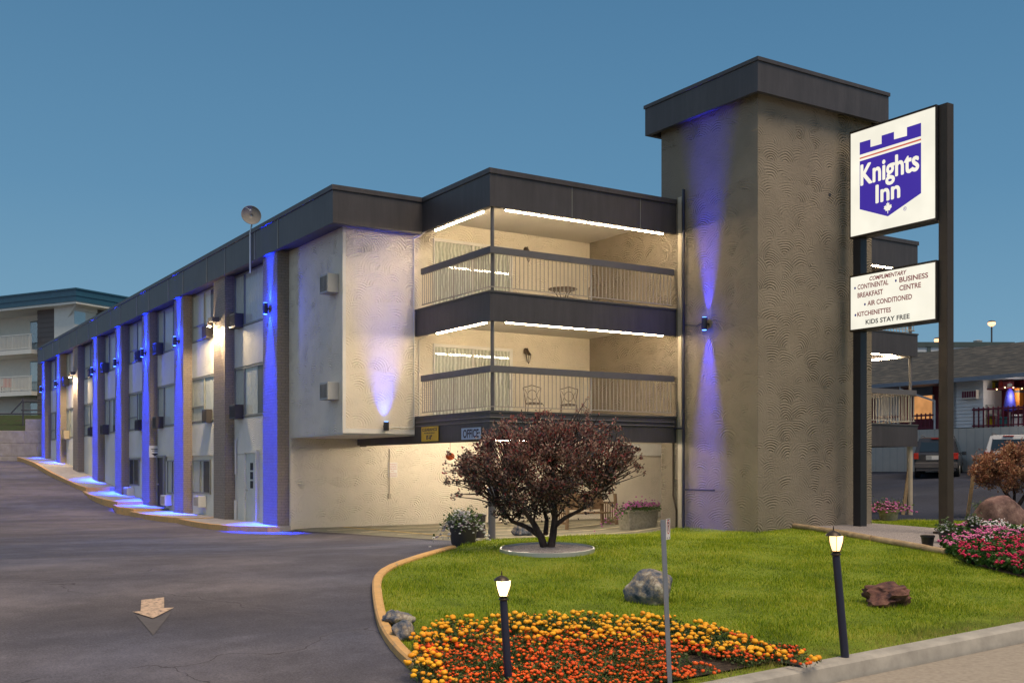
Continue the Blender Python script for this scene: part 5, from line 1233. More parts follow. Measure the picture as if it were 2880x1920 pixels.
# long stone planter with pink petunias
ab = AB(*G(1800, 1484)[:2]); 
a0p, z_ = onb(1763, 1440, 1.0); a1p, _ = onb(1845, 1440, 1.0); zt_ = (CY - 1436) / F * (W(4.2, 1.0, 0)[1])
t = thing('stone_planter', 'long grey stone planter full of pink petunias at the carport beside the tower', 'planter', ((a0p + a1p) / 2, 1.2, -1.66))
m = MB()
def trough(m, a0, a1, b0, b1, z0, z1, tap): 
    m.add([(a0 + tap, b0 + tap, z0), (a1 - tap, b0 + tap, z0), (a1 - tap, b1 - tap, z0), (a0 + tap, b1 - tap, z0), (a0, b0, z1), (a1, b0, z1), (a1, b1, z1), (a0, b1, z1)], [(0, 3, 2, 1), (4, 5, 6, 7), (0, 1, 5, 4), (1, 2, 6, 5), (2, 3, 7, 6), (3, 0, 4, 7)])
trough(m, a0p, a1p, .9, 1.4, -1.66, zt_ - .05, .05); m.box(a0p - .03, a1p + .03, .87, 1.43, zt_ - .048, zt_); m.build('trough', 'pot_stone', t)
nl = 1800; cpl = np.array([(a0p + a1p) / 2, 1.15, zt_]); sp_ = np.array([(a1p - a0p) * .36, .16, .07])
P = RNG.normal(size=(nl, 3)) * sp_; P[:, 2] = np.abs(P[:, 2]) - .5 * np.clip(-P[:, 0] - .38, 0, 1); V, FC = quads(P + cpl, .06, .5, .5); npmesh('foliage', V, FC, 'pet_leaf', o=ORG[t.name][0], parent=t, kind='stuff')
P = RNG.normal(size=(330, 3)) * sp_ * np.array([1.15, 1.1, 1.1]); P[:, 2] = np.abs(P[:, 2]) + .07 - .7 * np.clip(-P[:, 0] - .38, 0, 1); V, FC = blobs(P + cpl, .030, flat=.6, sub=1); npmesh('flowers', V, FC, 'pet_pink', o=ORG[t.name][0], parent=t, kind='stuff')
# garden bench under the carport
M['wood'] = flat_noise('bench_wood', [(0.3, (0.16, 0.10, 0.06)), (0.7, (0.34, 0.23, 0.14))], 8, .6, .004, .4, 5, (1, 6, 1))
def bench():
    a0, z_ = onb(1575, 1480, 3.0); a1, _ = onb(1705, 1480, 3.0); b0, b1 = 2.6, 3.25; zf = -1.66
    t = thing('wooden_swing_bench', 'brown wooden garden seat with slatted sides behind the purple-leaved tree', 'bench', ((a0 + a1) / 2, 3.0, zf))
    m = MB(); m.box(a0 + .06, a1 - .06, b0 + .1, b1 - .1, zf + .40, zf + .44); m.box(a0 + .06, a1 - .06, b1 - .09, b1 - .05, zf + .5, zf + .95); m.build('seat', 'wood', t)
    for a_ in (a0, a1):
        for b_ in (b0, b1): m = MB(); m.add([(a_ - .035 + dx, b_ - .035 + dy, z1_) for z1_, of in ((zf, .06), (zf + .95, 0)) for dx, dy in ((0 - of * (a_ == a0) + of * (a_ == a1), 0), (.07 - of * (a_ == a0) + of * (a_ == a1), 0), (.07 - of * (a_ == a0) + of * (a_ == a1), .07), (0 - of * (a_ == a0) + of * (a_ == a1), .07))], [(0, 3, 2, 1), (4, 5, 6, 7), (0, 1, 5, 4), (1, 2, 6, 5), (2, 3, 7, 6), (3, 0, 4, 7)]); m.build('leg', 'wood', t)
        m = MB(); m.box(a_ - .03, a_ + .03, b0 + .036, b1 - .036, zf + .13, zf + .19); m.box(a_ - .03, a_ + .03, b0 + .036, b1 - .036, zf + .66, zf + .72)
        for q in np.linspace(b0 + .12, b1 - .12, 5): m.box(a_ - .012, a_ + .012, q - .014, q + .014, zf + .19, zf + .66)
        m.build('side_rail', 'wood', t)
bench()
# pots around the second sign post
def plainpot(u, v, hpx, wpx, label, plant=0, fl=None):
    p = G(u, v, .085); k = p[1] / F
    return pot('plastic_pot', p, [(wpx * .36 * k, 0), (wpx * .45 * k, (hpx - 6) * k), (wpx * .5 * k, (hpx - 5) * k), (wpx * .5 * k, hpx * k)], 'pot_black', label, fl or 'pet_white', wpx * .25 * k, .20, plant, plant // 6, .05, grp='black plastic pots beside the motel sign', cat='pot')
plainpot(2609, 1537, 32, 40, 'empty black plastic pot on the end of the edging timber')
plainpot(2661, 1526, 29, 44, 'black pot with a pale flowering plant at the foot of the right sign post', 500)
plainpot(2702, 1516, 34, 38, 'tall black pot touching the right sign post', 0)
plainpot(2737, 1512, 35, 36, 'black pot with white flowers, rightmost beside the pink flower bed', 350)
# planter by the tower and one by the bronze tree
p = G(2499, 1468); k = p[1] / F
pot('flower_pot', p, [(22 * k, 0), (27 * k, 28 * k), (30 * k, 29 * k), (31 * k, 36 * k)], 'pot_stone', 'stone coloured pot of pink petunias to the right of the stair tower', 'pet_pink', 24 * k, .20, 900, 260, .08, droop=.18)
p = G(2800, 1468); k = p[1] / F
pot('flower_pot', (p[0], p[1] + .4, p[2]), [(12 * k, 0), (16 * k, 26 * k), (19 * k, 27 * k), (19 * k, 32 * k)], 'pot_stone', 'small pale pot of ornamental grass beside the pinkish boulder', 'pet_white', 20 * k, .22, 700, 0)

# ============================================================ NEIGHBOURS
# --- motel next door on the right: long low building parallel to the long facade, plane a = NA
NA = 31.0
M['siding'] = painted('white_siding', (0.78, 0.78, 0.80), 0.6, 0, .05)
M['panel'] = painted('pale_panel', (0.66, 0.61, 0.55), 0.7, 0, .06)
M['maroon'] = painted('maroon_paint', (0.16, 0.015, 0.04), 0.5); M['gutter'] = painted('blue_grey_gutter', (0.20, 0.24, 0.31), 0.5)
def shingles():
    t = NT('asphalt_shingles'); co = t.coord(); mp = t.new('ShaderNodeMapping'); mp.inputs['Scale'].default_value = (3.4, 1.3, 3.4); t.link(co, mp.inputs[0])
    n = t.noise(mp.outputs[0], 1.6, 5, .7); v = t.new('ShaderNodeTexVoronoi'); v.inputs['Scale'].default_value = 1.5; t.link(mp.outputs[0], v.inputs['Vector'])
    t.base(t.ramp(t.math('ADD', t.math('MULTIPLY', n, .55), t.math('MULTIPLY', v.outputs['Distance'], .4)), [(0.3, (0.014, 0.018, 0.020)), (0.5, (0.048, 0.045, 0.040)), (0.72, (0.11, 0.10, 0.085))]), .9); t.bump(n, .8, .05); return t.m
M['shingle'] = shingles()
nbm = thing('neighbour_motel', 'white-sided low motel with a dark shingled roof and maroon balcony rails beyond the parking lot', 'building', (NA, 8, 0))
def nb(name, mat, boxes, par=nbm, **kw):
    m = MB()
    for q in boxes: m.box(*q)
    return m.build(name, mat, par, **kw)
nz = lambda u, v, a=NA: ona(u, v, a)
B_lo, B_hi = -8, 24
nb('wall', 'panel', [(NA, NA + 9, B_lo, B_hi, -1.6, 1.80)]); nb('upper_wall', 'dark_wall' if 'dark_wall' in M else 'maroon', [(NA + 1.4, NA + 9, B_lo, B_hi, 1.803, 4.3)])
g_ = MB()
for b in np.arange(B_lo + .1, B_hi, .42): g_.box(NA - .008, NA - .002, b, b + .012, -1.0, 1.78)
g_.build('panel_joint', 'lgrey', nbm)
# siding blocks between the recessed balconies
bs0, _ = nz(2697, 1100); bs1, _ = nz(2764, 1100)
bt0, _ = nz(2642, 1100); bt1, _ = nz(2656, 1100)
m = MB()
for c0, c1 in ((bs1, bs0 + .6), (bt1 - .6, bt0)):
    z = 1.83
    while z < 4.1:
        m.add([(NA + .02, c0, z), (NA + .02, c1, z), (NA + .06, c1, z + .155), (NA + .06, c0, z + .155), (NA + 1.4, c0, z), (NA + 1.4, c1, z), (NA + 1.4, c1, z + .155), (NA + 1.4, c0, z + .155)], [(0, 1, 2, 3), (0, 4, 5, 1), (1, 5, 6, 2), (3, 2, 6, 7), (0, 3, 7, 4)]); z += .158
m.build('siding_panel', 'siding', nbm)
# roof
e0 = 4.02
m = MB(); m.add([(NA - .7, B_lo, e0), (NA - .7, B_hi, e0), (NA + 5, B_hi, e0 + 2.05), (NA + 5, B_lo, e0 + 2.05), (NA + 10.5, B_lo, e0), (NA + 10.5, B_hi, e0)], [(0, 3, 2, 1), (3, 4, 5, 2), (0, 4, 3), (1, 2, 5), (0, 1, 5, 4)]); rf = m.build('roof', 'shingle', nbm)
nb('gutter', 'gutter', [(NA - .84, NA - .70, B_lo, B_hi, e0 - .16, e0 + .02), (NA - .70, NA + 1.3, B_lo, B_hi, e0 - .10, e0 - .02)], rf)
m = MB(); bd, _ = nz(2640, 1080); m.tube([(NA - .7, bd + 1.6, e0 - .1), (NA - .7, bd + 1.6, e0 - .3), (NA - .02, bd + .2, e0 - .9), (NA - .02, bd + .2, 1.8)], .05, 6); m.build('downpipe', 'siding', nbm)
# maroon rails
def mrail(b0, b1, tall=.95):
    m = MB(); m.box(NA - .02, NA + .05, b0, b1, 1.81 + tall - .08, 1.81 + tall); m.box(NA - .02, NA + .05, b0, b1, 1.86, 1.92)
    q = b0
    while q < b1: m.box(NA - .01, NA + .04, q - .025, q + .025, 1.80, 1.81 + tall + .06); q += .24
    return m.build('balcony_rail', 'maroon', nbm)
r1a, _ = nz(2640, 1180); r1b, _ = nz(2500, 1180); mrail(r1a, r1b + 2, .70); r2a, _ = nz(2900, 1180); r2b, _ = nz(2734, 1180); mrail(r2a - 3, r2b, .85)
# recessed wall behind left rail: white slatted panel, orange-lit window, maroon shutters
RA_ = NA + 1.4
M['warm_win'] = emis_face('lit_orange_window', (0.75, 0.34, 0.12), 1.0, .5)
def rec(u0, u1, v0, v1, mat, nm, d=.02, par=nbm, a=RA_):
    q0, zt1 = ona(u0, v0, a - d); q1, zb1 = ona(u1, v1, a - d); m = MB(); m.box(a - d, a - .003, q1, q0, zb1, zt1); return m.build(nm, mat, par)
rec(2462, 2530, 1100, 1195, 'siding', 'window_blind', .03)
w1 = rec(2571, 2622, 1113, 1176, 'warm_win', 'window', .03); rec(2568, 2571, 1110, 1180, 'siding', 'frame', .05, w1); rec(2622, 2626, 1110, 1180, 'siding', 'frame', .05, w1); 
rec(2560, 2622, 1090, 1111, 'gutter', 'lintel', .04)
t = thing('air_conditioner', 'pale slatted air conditioner high on the white siding of the neighbouring motel', 'air conditioner', (NA, nz(2724, 1120)[0], nz(2724, 1122)[1]))
q0, z1_ = ona(2705, 1098, NA - .2); q1, z0_ = ona(2745, 1120, NA - .2); m = MB(); m.box(NA - .2, NA + .01, q1, q0, z0_, z1_); m.build('casing', 'panel', t); m = MB()
for k in range(6): y_ = q1 + (q0 - q1) * (k + .5) / 6; m.box(NA - .206, NA - .201, y_ - .05, y_ + .05, z0_ + .06, z1_ - .05)
m.build('grille', 'maroon', t)
# things on the right-hand balcony of the neighbour
cols = {'yellow_c': (0.75, 0.55, 0.03), 'red_c': (0.65, 0.06, 0.05), 'blue_c': (0.05, 0.06, 0.55), 'orange_c': (0.55, 0.19, 0.02), 'teal_c': (0.05, 0.22, 0.24), 'pink_c': (0.65, 0.15, 0.2), 'green_c': (0.08, 0.14, 0.08)}
for k_, c_ in cols.items(): M[k_] = painted(k_, c_, .5, 0, .2, 9)
def deckbox(name, label, cat, u0, u1, v0, v1, mat, a=NA + .7, shelf=False, extra=None):
    q0, zt1 = ona(u0, v0, a); q1, zb1 = ona(u1, v1, a)
    t = thing(name, label, cat, (a, (q0 + q1) / 2, zb1)); m = MB(); m.box(a, a + .35, q1, q0, zb1, zt1); m.build('body', mat, t, bevel=.03)
    m = MB(); hh_ = (zt1 - zb1); m.box(a - .02, a + .37, q1 - .015, q0 + .015, zt1 - hh_ * .22, zt1 - hh_ * .12); m.build('band', 'dgrey', t)
    return t
sh = nb('shelf', 'maroon', [(NA + .3, NA + 1.39, ona(2860, 1080, NA + .7)[0], ona(2757, 1080, NA + .7)[0], ona(2800, 1093, NA + .7)[1] - .05, ona(2800, 1093, NA + .7)[1])])
deckbox('storage_box', 'yellow box on the shelf under the neighbouring eave', 'box', 2780, 2797, 1071, 1091, 'yellow_c'); deckbox('storage_box', 'dark green box on the neighbouring shelf, left of the yellow box', 'box', 2759, 2777, 1073, 1091, 'green_c')
deckbox('storage_box', 'black box on the neighbouring shelf between the yellow and red ones', 'box', 2799, 2808, 1076, 1091, 'black'); deckbox('storage_box', 'pink and red box at the right end of the neighbouring shelf', 'box', 2819, 2840, 1069, 1090, 'pink_c'); deckbox('life_jacket', 'orange red bundle hanging beside the pink box', 'life jacket', 2808, 2818, 1068, 1094, 'red_c', a=NA + .65)
deckbox('storage_cabinet', 'tall orange panel at the right end of the neighbouring balcony', 'cabinet', 2853, 2867, 1091, 1150, 'orange_c')
deckbox('cool_box', 'blue grey cooler behind the maroon rail', 'cooler', 2744, 2763, 1171, 1205, 'gutter', a=NA + .3); deckbox('crate', 'yellow crate behind the maroon rail', 'crate', 2768, 2785, 1171, 1196, 'yellow_c', a=NA + .3); deckbox('storage_bin', 'teal bin behind the maroon rail', 'bin', 2811, 2830, 1172, 1207, 'teal_c', a=NA + .3); deckbox('storage_bin', 'white patterned bin behind the right part of the maroon rail', 'bin', 2845, 2872, 1166, 1207, 'siding', a=NA + .3)
q0, z0_ = ona(2840, 1152, NA + .5)
t = thing('closed_umbrella', 'bright blue closed parasol with a white tip on the neighbouring balcony', 'parasol', (NA + .5, q0, 1.85)); m = MB(); m.lathe((NA + .5, q0, z0_ - .1), [(.03, 0), (.28, .1), (.16, .9), (.06, 1.05)], 12); m.build('canopy', 'blue_c', t, smooth=True); m = MB(); m.cyl((NA + .5, q0, 1.85), (NA + .5, q0, z0_), .03); m.build('pole', 'siding', t); m = MB(); m.lathe((NA + .5, q0, z0_ + .95), [(.11, 0), (.10, .18), (.03, .22)], 10); m.build('tip', 'siding', t)
q0, z0_ = ona(2762, 1158, NA + .35)
t = thing('barbecue', 'grey gas barbecue with its lid closed behind the maroon rail', 'barbecue', (NA + .35, q0, 1.85)); m = MB()
n_ = 8; prof = [(-.45, 0), (-.45, .25), (-.35, .42), (.35, .42), (.45, .25), (.45, 0)]; m.prism(prof, lambda x_, y_, d: (NA + .2 + d, q0 + x_, z0_ - .1 + y_), 0, .5); m.build('lid', 'lgrey', t); m = MB(); m.box(NA + .2, NA + .7, q0 - .7, q0 + .6, z0_ - .2, z0_ - .105); m.build('side_table', 'lgrey', t)
m = MB(); 
for dx, dy in ((.25, -.4), (.65, -.4), (.25, .4), (.65, .4)): m.box(NA + dx - .02, NA + dx + .02, q0 + dy - .02, q0 + dy + .02, 1.85, z0_ - .2)
m.build('leg', 'dgrey', t)
# bare bulbs strung under the neighbour's eave
q0, z0_ = ona(2862, 1088, NA + .2)
t = thing('string_lights', 'string of small warm bulbs under the neighbouring eave at the right edge', 'string lights', (NA + .2, q0, z0_)); m = MB(); mb2 = MB()
pts = [(NA + .2, q0 + 1.0 - i * .4, z0_ + .06 * sin(i * 1.3)) for i in range(7)]; m.tube(pts, .008, 4); m.build('wire', 'dgrey', t)
for x_, y_, z_ in pts: mb2.lathe((x_, y_, z_ - .07), [(.01, 0), (.03, .03), (.012, .06)], 8)
mb2.build('bulbs', 'warm_bulb', t, kind='stuff'); plight('bulb_glow', t, (.1, .3, -.3), (1, .85, .7), 38, .3)
# flat-roofed building beyond with white parapet bands, and its roof unit
M['dgreen'] = painted('dark_green_trim', (0.07, 0.10, 0.10), .6)
x0, y_, zt = at(2550, 962, 80); x1 = at(2848, 962, 80)[0]
t = thing('flat_roof_building', 'flat-roofed building with white wall bands and dark green trim behind the shingled roof', 'building', (x0, y_, 0), 'W')
m = MB(); m.box(x0, x1, y_, y_ + 14, -1, zt - .35); m.build('wall', 'siding', t); m = MB(); m.box(x0 - .1, x1 + .1, y_ - .12, y_ + 14.1, zt - .35, zt); m.box(x0 - .1, x1 + .1, y_ - .1, y_ - .003, zt - .95, zt - .72)
for u in (2612, 2742): xx = at(u, 980, y_)[0]; m.box(xx - .12, xx + .12, y_ - .09, y_ - .002, zt - 1.4, zt - .352)
m.build('trim', 'dgreen', t)
xx = at(2769, 960, y_)[0]; m = MB(); m.box(xx - .12, xx + .12, y_ + 1, y_ + 1.3, zt, zt + .12); m.lathe((xx, y_ + 1.15, zt + .12), [(.3, 0), (.33, .12), (.1, .18)], 12); m.build('roof_vent', 'lgrey', t)
# distant street lamps
M['far_lamp'] = emit('sodium_lamp', (1.0, 0.50, 0.22), 2.2)
for u, v, y_, lab in ((2789, 908, 95, 'tall distant street lamp glowing orange above the flat roof'), (2638, 955, 95, 'distant orange street lamp just left of the right sign post'), (2874, 972, 95, 'distant orange street lamp at the right edge above the shingled roof')):
    x_, _, z_ = at(u, v, y_); t = thing('street_lamp', lab, 'street lamp', (x_, y_, 0), 'W', group='distant street lamps')
    m = MB(); m.tube([(x_, y_, -1), (x_, y_, z_ - .1)], .07, 6); m.build('pole', 'dgrey', t); m = MB(); m.lathe((x_, y_, z_ + .08), [(.36, 0), (.25, .10), (.06, .14)], 10); m.build('lamp_head', 'dgrey', t)
    m = MB(); m.lathe((x_, y_, z_ - .22), [(.10, -.1), (.30, .05), (.33, .20), (.3, .28)], 12); m.build('lamp_glass', 'far_lamp', t, smooth=True)

# --- vehicles
M['car_grey'] = painted('dark_grey_car_paint', (0.065, 0.068, 0.080), .25, .5, .04, 1, 0); M['car_trim'] = painted('car_plastic_trim', (0.11, 0.10, 0.10), .6); M['van_white'] = painted('white_car_paint', (0.62, 0.62, 0.64), .3, 0, .03, 1, 0)
M['tyre'] = painted('tyre_rubber', (0.02, 0.02, 0.02), .8); M['tail_red'] = painted('tail_light_red', (0.55, 0.02, 0.01), .25); M['car_glass'] = painted('tinted_glass', (0.010, 0.022, 0.035), .12, 0, .02, 1, 0, 0.8)
def car(name, label, c, rot, body, L=4.4, Wd_=1.8, H=1.75, hood=.30, pickup=False):
    t = bpy.data.objects.new(name, None); COL.objects.link(t); t.location = c; t.rotation_euler = (0, 0, rot); setp(t, label, 'car'); ORG[t.name] = ((0, 0, 0), 'L')
    # local frame: x to the right, y forward, rear bumper at y = 0; body lofted from cross-sections (y, half width, belt z, roof half width, roof z)
    secs = [(0.0, .80, .95, .70, 1.0), (.06, .88, 1.0, .74, 1.10), (.30, .90, 1.02, .70, H - .04), (.8, .90, 1.02, .71, H), (1.9, .90, 1.0, .71, H), (2.7, .90, .98, .68, H - .08), (3.25, .89, .97, .66, 1.10), (3.4, .88, .96, .70, .99), (4.1, .86, .88, .66, .90), (L, .74, .72, .60, .74)]
    k = Wd_ / 1.8; m = MB(); rows = []
    for y_, hw, bz, rw, rz in secs: rows.append([(-hw * k * .93, y_, .38), (-hw * k, y_, .55), (-hw * k, y_, bz), (-rw * k, y_, rz - .03), (-rw * k * .8, y_, rz), (rw * k * .8, y_, rz), (rw * k, y_, rz - .03), (hw * k, y_, bz), (hw * k, y_, .55), (hw * k * .93, y_, .38)])
    n_ = 10
    for r in rows: m.v += r
    for i in range(len(rows) - 1):
        for j in range(n_): m.f.append((i * n_ + j, (i + 1) * n_ + j, (i + 1) * n_ + (j + 1) % n_, i * n_ + (j + 1) % n_))
    m.f += [tuple(range(n_)), tuple((len(rows) - 1) * n_ + j for j in reversed(range(n_)))]
    m.build('body', body, t, bevel=.03)
    m = MB(); m.add([(-.66 * k, .065, 1.12), (.66 * k, .065, 1.12), (.60 * k, .285, H - .14), (-.60 * k, .285, H - .14), (-.66 * k, .045, 1.12), (.66 * k, .045, 1.12), (.60 * k, .265, H - .14), (-.60 * k, .265, H - .14)], [(4, 5, 6, 7), (0, 3, 2, 1), (0, 1, 5, 4), (1, 2, 6, 5), (2, 3, 7, 6), (3, 0, 4, 7)]); m.build('rear_window', 'car_glass', t)
    for s_ in (-1, 1):
        m = MB(); x_ = lambda z: s_ * k * (.90 - (z - 1.02) * .27 + .012)
        for y0_, y1_ in ((.42, 1.15), (1.22, 2.1), (2.17, 2.95)): m.add([(x_(1.06), y0_, 1.06), (x_(1.06), y1_, 1.06), (x_(H - .17), y1_ - (.25 if y0_ > 2 else 0), H - .17), (x_(H - .17), y0_ + .05, H - .17)], [(0, 1, 2, 3)])
        m.build('side_window', 'car_glass', t)
        m = MB(); m.box(s_ * k * .70, s_ * k * .895, -.035, .03, .80, 1.06); m.build('tail_light', 'tail_red', t, bevel=.01)
        m = MB(); m.box(s_ * k * .90, s_ * k * 1.08, 2.75, 2.85, 1.0, 1.16); m.build('mirror', body, t, bevel=.02)
        m = MB(); m.tube([(s_ * k * .62, .45, H + .01), (s_ * k * .62, .55, H + .07), (s_ * k * .62, 2.3, H + .07), (s_ * k * .62, 2.4, H + .01)], .018, 6); m.build('roof_rail', 'car_trim', t)
        for y_ in (.85, 3.45):
            m = MB(); m.cyl((s_ * k * .70, y_, .34), (s_ * k * .905, y_, .34), .34, n=24); w_ = m.build('wheel', 'tyre', t); m = MB(); m.cyl((s_ * k * .90, y_, .34), (s_ * k * .915, y_, .34), .20, n=16); m.build('rim', 'alu', w_)
    m = MB(); m.box(-.86 * k, .86 * k, -.09, .05, .40, .66); m.box(-.80 * k, .80 * k, -.06, .02, .28, .395); m.build('bumper', 'car_trim', t, bevel=.03)
    m = MB(); m.box(-.40 * k, .40 * k, -.01, .05, .76, .96); pl = m.build('tailgate_panel', 'lgrey', t, bevel=.01); m = MB(); m.box(-.17, .17, -.02, -.012, .78, .93); m.build('number_plate', 'paper', pl)
    m = MB(); m.box(-.2, .2, .22, .30, H - .08, H - .04); m.build('brake_light', 'tail_red', t)
    return t
p = at(2632, 1340, 46.5); zz = zg(p[0], p[1]); car('parked_suv', 'dark grey SUV parked facing the pale wall, seen from behind past the right sign post', (p[0], p[1], (CY - 1343) / F * p[1]), -.36 - .08, 'car_grey')
p = at(2835, 1330, 44.5); car('parked_van', 'white car parked behind the bronze-leaved tree', (p[0], p[1], (CY - 1343) / F * p[1]), -.50, 'van_white', H=1.78)
# leaning boards propped in the lot
for u, v, lab in ((2540, 1345, 'wooden board leaning near the white column of the right balcony'), (2722, 1355, 'short wooden stake standing left of the bronze-leaved tree')):
    p = G(u, v); p = at(u, v + 5, 33); m = MB(); zb = zg(p[0], p[1]) - .02; m.add([(p[0] + dx + (0.22 if (z > zb + .1) else 0), p[1] + dy, z) for z in (zb, p[2] + .55) for dx, dy in ((-.05, 0), (.05, 0), (.05, .05), (-.05, .05))], [(0, 3, 2, 1), (4, 5, 6, 7), (0, 1, 5, 4), (1, 2, 6, 5), (2, 3, 7, 6), (3, 0, 4, 7)]); m.build('wooden_stake', 'timber', label=lab, cat='stake', frame='W', o=p)

# --- apartment block on the left
AC0 = (-28.1, 70.0); D1 = (.470, .882); D2 = (-.901, .434)
M['teal'] = painted('teal_metal_roof', (0.025, 0.10, 0.16), .45); M['siding_brown'] = painted('brown_siding', (0.17, 0.14, 0.13), .7, 0, .05); M['render_white'] = painted('white_render', (0.86, 0.83, 0.74), .8, 0, .04)
apo = bpy.data.objects.new('apartment_building', None); COL.objects.link(apo); apo.location = (AC0[0], AC0[1], 0); apo.rotation_euler = (0, 0, atan2(D1[1], D1[0])); setp(apo, 'white and brown apartment block with teal metal roof edge and balconies at the far left', 'building')
ORG[apo.name] = ((0, 0, 0), 'L')       # local x = depth t along D1, local y = s along D2
def ap(name, mat, boxes, par=apo, **kw):
    m = MB()
    for q in boxes: m.box(*q)
    return m.build(name, mat, par, **kw)
ap('roof', 'teal', [(0, 16, 0, 22, 10.75, 11.5)]); ap('roof_edge', 'teal', [(-.06, 16, -.06, 22, 11.503, 11.6), (-.04, 16, -.04, 22, 11.1, 11.15)]); ap('roof_soffit', 'render_white', [(.05, 15.9, .05, 21.9, 10.6, 10.747)])
ap('wall', 'render_white', [(2.6, 15.5, 1.05, 21, 3.0, 10.6)])
m = MB()
for z in np.arange(3.0, 10.5, .32): m.add([(1.0, 2.95, z), (1.0, 4.96, z), (1.03, 4.96, z + .315), (1.03, 2.95, z + .315)], [(0, 3, 2, 1)]); m.add([(2.6, 2.95, z), (1.0, 2.95, z), (1.03, 2.98, z + .315), (2.6, 2.98, z + .315)], [(0, 3, 2, 1)])
m.box(1.04, 2.61, 2.99, 4.95, 3.0, 10.59); m.build('siding', 'siding_brown', apo)
m = MB(); 
for z in np.arange(3.0, 10.5, .32): m.add([(2.55, 1.0, z), (15, 1.0, z), (15, 1.03, z + .315), (2.55, 1.03, z + .315)], [(0, 1, 2, 3)])
m.build('siding', 'siding_brown', apo)
ap('bay_window_wall', 'render_white', [(.69, 2.54, .95, 2.9, 9.5 - 1.9, 9.35), (.69, 2.54, .95, 2.9, 10.32, 10.6), (.69, 1.70, 1.0, 2.9, 9.352, 10.318)])
bw_ = ap('window', 'render_white', [(1.703, 2.5, 1.02, 2.8, 9.36, 10.31)]); ap('pane', 'glass', [(.72, 1.6, .985, .995, 9.42, 10.26)], bw_)
m = MB(); m.tube([(.55, 2.3, 10.4), (1.2, 2.9, 9.9), (1.2, 2.9, 4)], .06, 6) if False else m.tube([(.3, .3, 10.65), (.9, 2.1, 9.6), (.9, 2.1, 4)], .06, 6); m.build('downpipe', 'render_white', apo)
M['ap_dark'] = painted('dark_room', (0.02, 0.018, 0.015), .3)
for k, (zf, st) in enumerate(((7.95, 'upper'), (5.15, 'middle'), (2.3, 'lower'))):
    if k < 2:
        ap('balcony_slab', 'render_white', [(.55, 2.58, 4.97, 14, zf - .28, zf)])
        m = MB(); m.box(.56, .62, 4.98, 14, zf + 1.0, zf + 1.06); m.box(.56, .62, 4.98, 14, zf + .08, zf + .13); q = 5.05
        while q < 14: w_ = .035 if int((q - 5.05) / .14) % 12 == 0 else .018; m.box(.57, .61, q - w_, q + w_, zf + .0, zf + 1.0); q += .14
        m.build('balcony_railing', 'render_white', apo)
    wz = max(zf, 3.1); w_ = ap('window', 'black', [(2.52, 2.595, 5.05, 7.6, wz + .05, zf + 2.25)]); ap('curtain', 'curtain', [(2.505, 2.515, 6.3 if k != 1 else 5.9, 7.5, wz + .12, zf + 2.18)] if k else [(2.505, 2.515, 5.1, 5.5, wz + .12, zf + 2.18)], w_); ap('pane', 'glass', [(2.49, 2.50, 5.1, 7.55, wz + .1, zf + 2.2)], w_)
def patio(label, s_, zf, col, sz=1.0, gr='garden chairs on the apartment balconies'):
    x_ = AC0[0] + 1.3 * D1[0] + s_ * D2[0]; y_ = AC0[1] + 1.3 * D1[1] + s_ * D2[1]
    t = thing('patio_chair', label, 'chair', (x_, y_, zf), 'W', group=gr)
    m = MB(); m.box(x_ - .25, x_ + .25, y_ - .25, y_ + .25, zf + .38, zf + .43); m.build('seat', col, t); m = MB(); m.box(x_ - .25, x_ + .25, y_ + .22, y_ + .27, zf + .434, zf + 1.0); m.build('backrest', col, t)
    for dx, dy in ((-.22, -.22), (.22, -.22), (-.22, .22), (.22, .22)): m = MB(); m.box(x_ + dx - .02, x_ + dx + .02, y_ + dy - .02, y_ + dy + .02, zf, zf + .38); m.build('leg', 'dgrey', t)
patio('red chair on the middle apartment balcony', 8.1, 5.15, 'red_c'); patio('dark chair left of the red one on the middle apartment balcony', 9.4, 5.15, 'dgrey')
patio('dark folding chair on the upper apartment balcony, near its left end', 10.4, 7.95, 'dgrey'); patio('dark folding chair on the upper apartment balcony, next to the siding', 9.4, 7.95, 'dgrey')
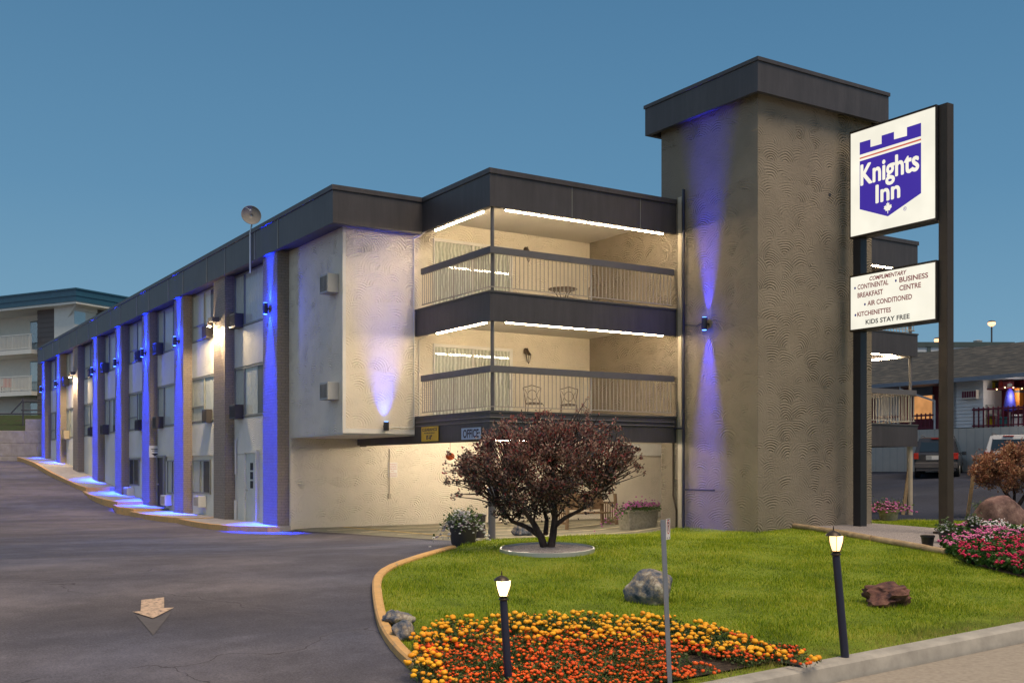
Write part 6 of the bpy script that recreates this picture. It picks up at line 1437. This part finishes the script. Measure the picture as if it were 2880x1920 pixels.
# retaining wall of large concrete blocks, with a grassy bank and pipe rail above
RY = 63.0; M['block'] = flat_noise('retaining_block', [(0.3, (0.30, 0.27, 0.23)), (0.7, (0.44, 0.40, 0.35))], 2.5, .9, .03, .5, 6)
zb0 = zg(-30, RY) - .1; xl, xr = at(-260, 1200, RY)[0], at(150, 1200, RY)[0]
t = thing('retaining_wall', 'retaining wall of big pale concrete blocks at the end of the driveway', 'retaining wall', (xl, RY, zb0), 'W')
def course(z0, z1, y_, xa, xb, off, nm='block_course'):
    m = MB(); x_ = xa - off
    while x_ < xb: m.box(max(x_, xa) + .012, min(x_ + 1.48, xb) - .012, y_, y_ + .6, z0 + .01, z1 - .01); x_ += 1.5
    m.box(xa, xb, y_ + .03, y_ + .55, z0, z1); return m.build(nm, 'block', t, bevel=.02)
zt = [(CY - v) / F * RY for v in (1296, 1282, 1247, 1210.5)]
course(zb0 - .4, zt[1], RY, xl, xr, .7); course(zt[1] + .002, zt[2], RY + .03, xl, xr, .0); course(zt[2] + .002, zt[3], RY + .06, xl, xr, .75); course(zt[3] + .002, (CY - 1177) / F * RY, RY + .6, at(57, 1200, RY)[0], xr, .0)
M['bank'] = flat_noise('bank_grass', [(0.3, (0.06, 0.045, 0.03)), (0.5, (0.035, 0.05, 0.018)), (0.7, (0.05, 0.075, 0.025))], 2.0, .95, .05, .8, 6)
m = MB(); xx = [xl, at(55, 1200, RY)[0] + .6, xr]; m.add([(xl, RY + .65, zt[3] - .05), (xr, RY + .65, zt[3] - .05), (xr, RY + 6, 3.35), (xl, RY + 6, 3.35), (xl, RY + 30, 3.4), (xr, RY + 30, 3.4)], [(0, 1, 2, 3), (3, 2, 5, 4)]); m.build('grass_bank', 'bank', kind='structure', frame='W')
t = thing('pipe_rail', 'grey pipe railing on the bank below the apartment block', 'railing', (xl, RY + 2, 2.5), 'W')
m = MB()
for v in (1163, 1128, 1153): z_ = (CY - v) / F * (RY + 2.5); m.tube([(xl if v == 1163 else at(60, v, RY + 2.5)[0], RY + 2.5, z_), (xr, RY + 2.5, z_)], .045, 6)
for u in (65,): x_ = at(u, 1150, RY + 2.5)[0]; m.tube([(x_, RY + 2.5, 2.2), (x_, RY + 2.5, (CY - 1120) / F * (RY + 2.5))], .05, 6)
m.tube([(at(30, 1163, RY + 2.5)[0], RY + 2.5, (CY - 1163) / F * (RY + 2.5)), (at(62, 1128, RY + 2.5)[0], RY + 2.5, (CY - 1128) / F * (RY + 2.5))], .04, 6); m.build('rail', 'dgrey', t)
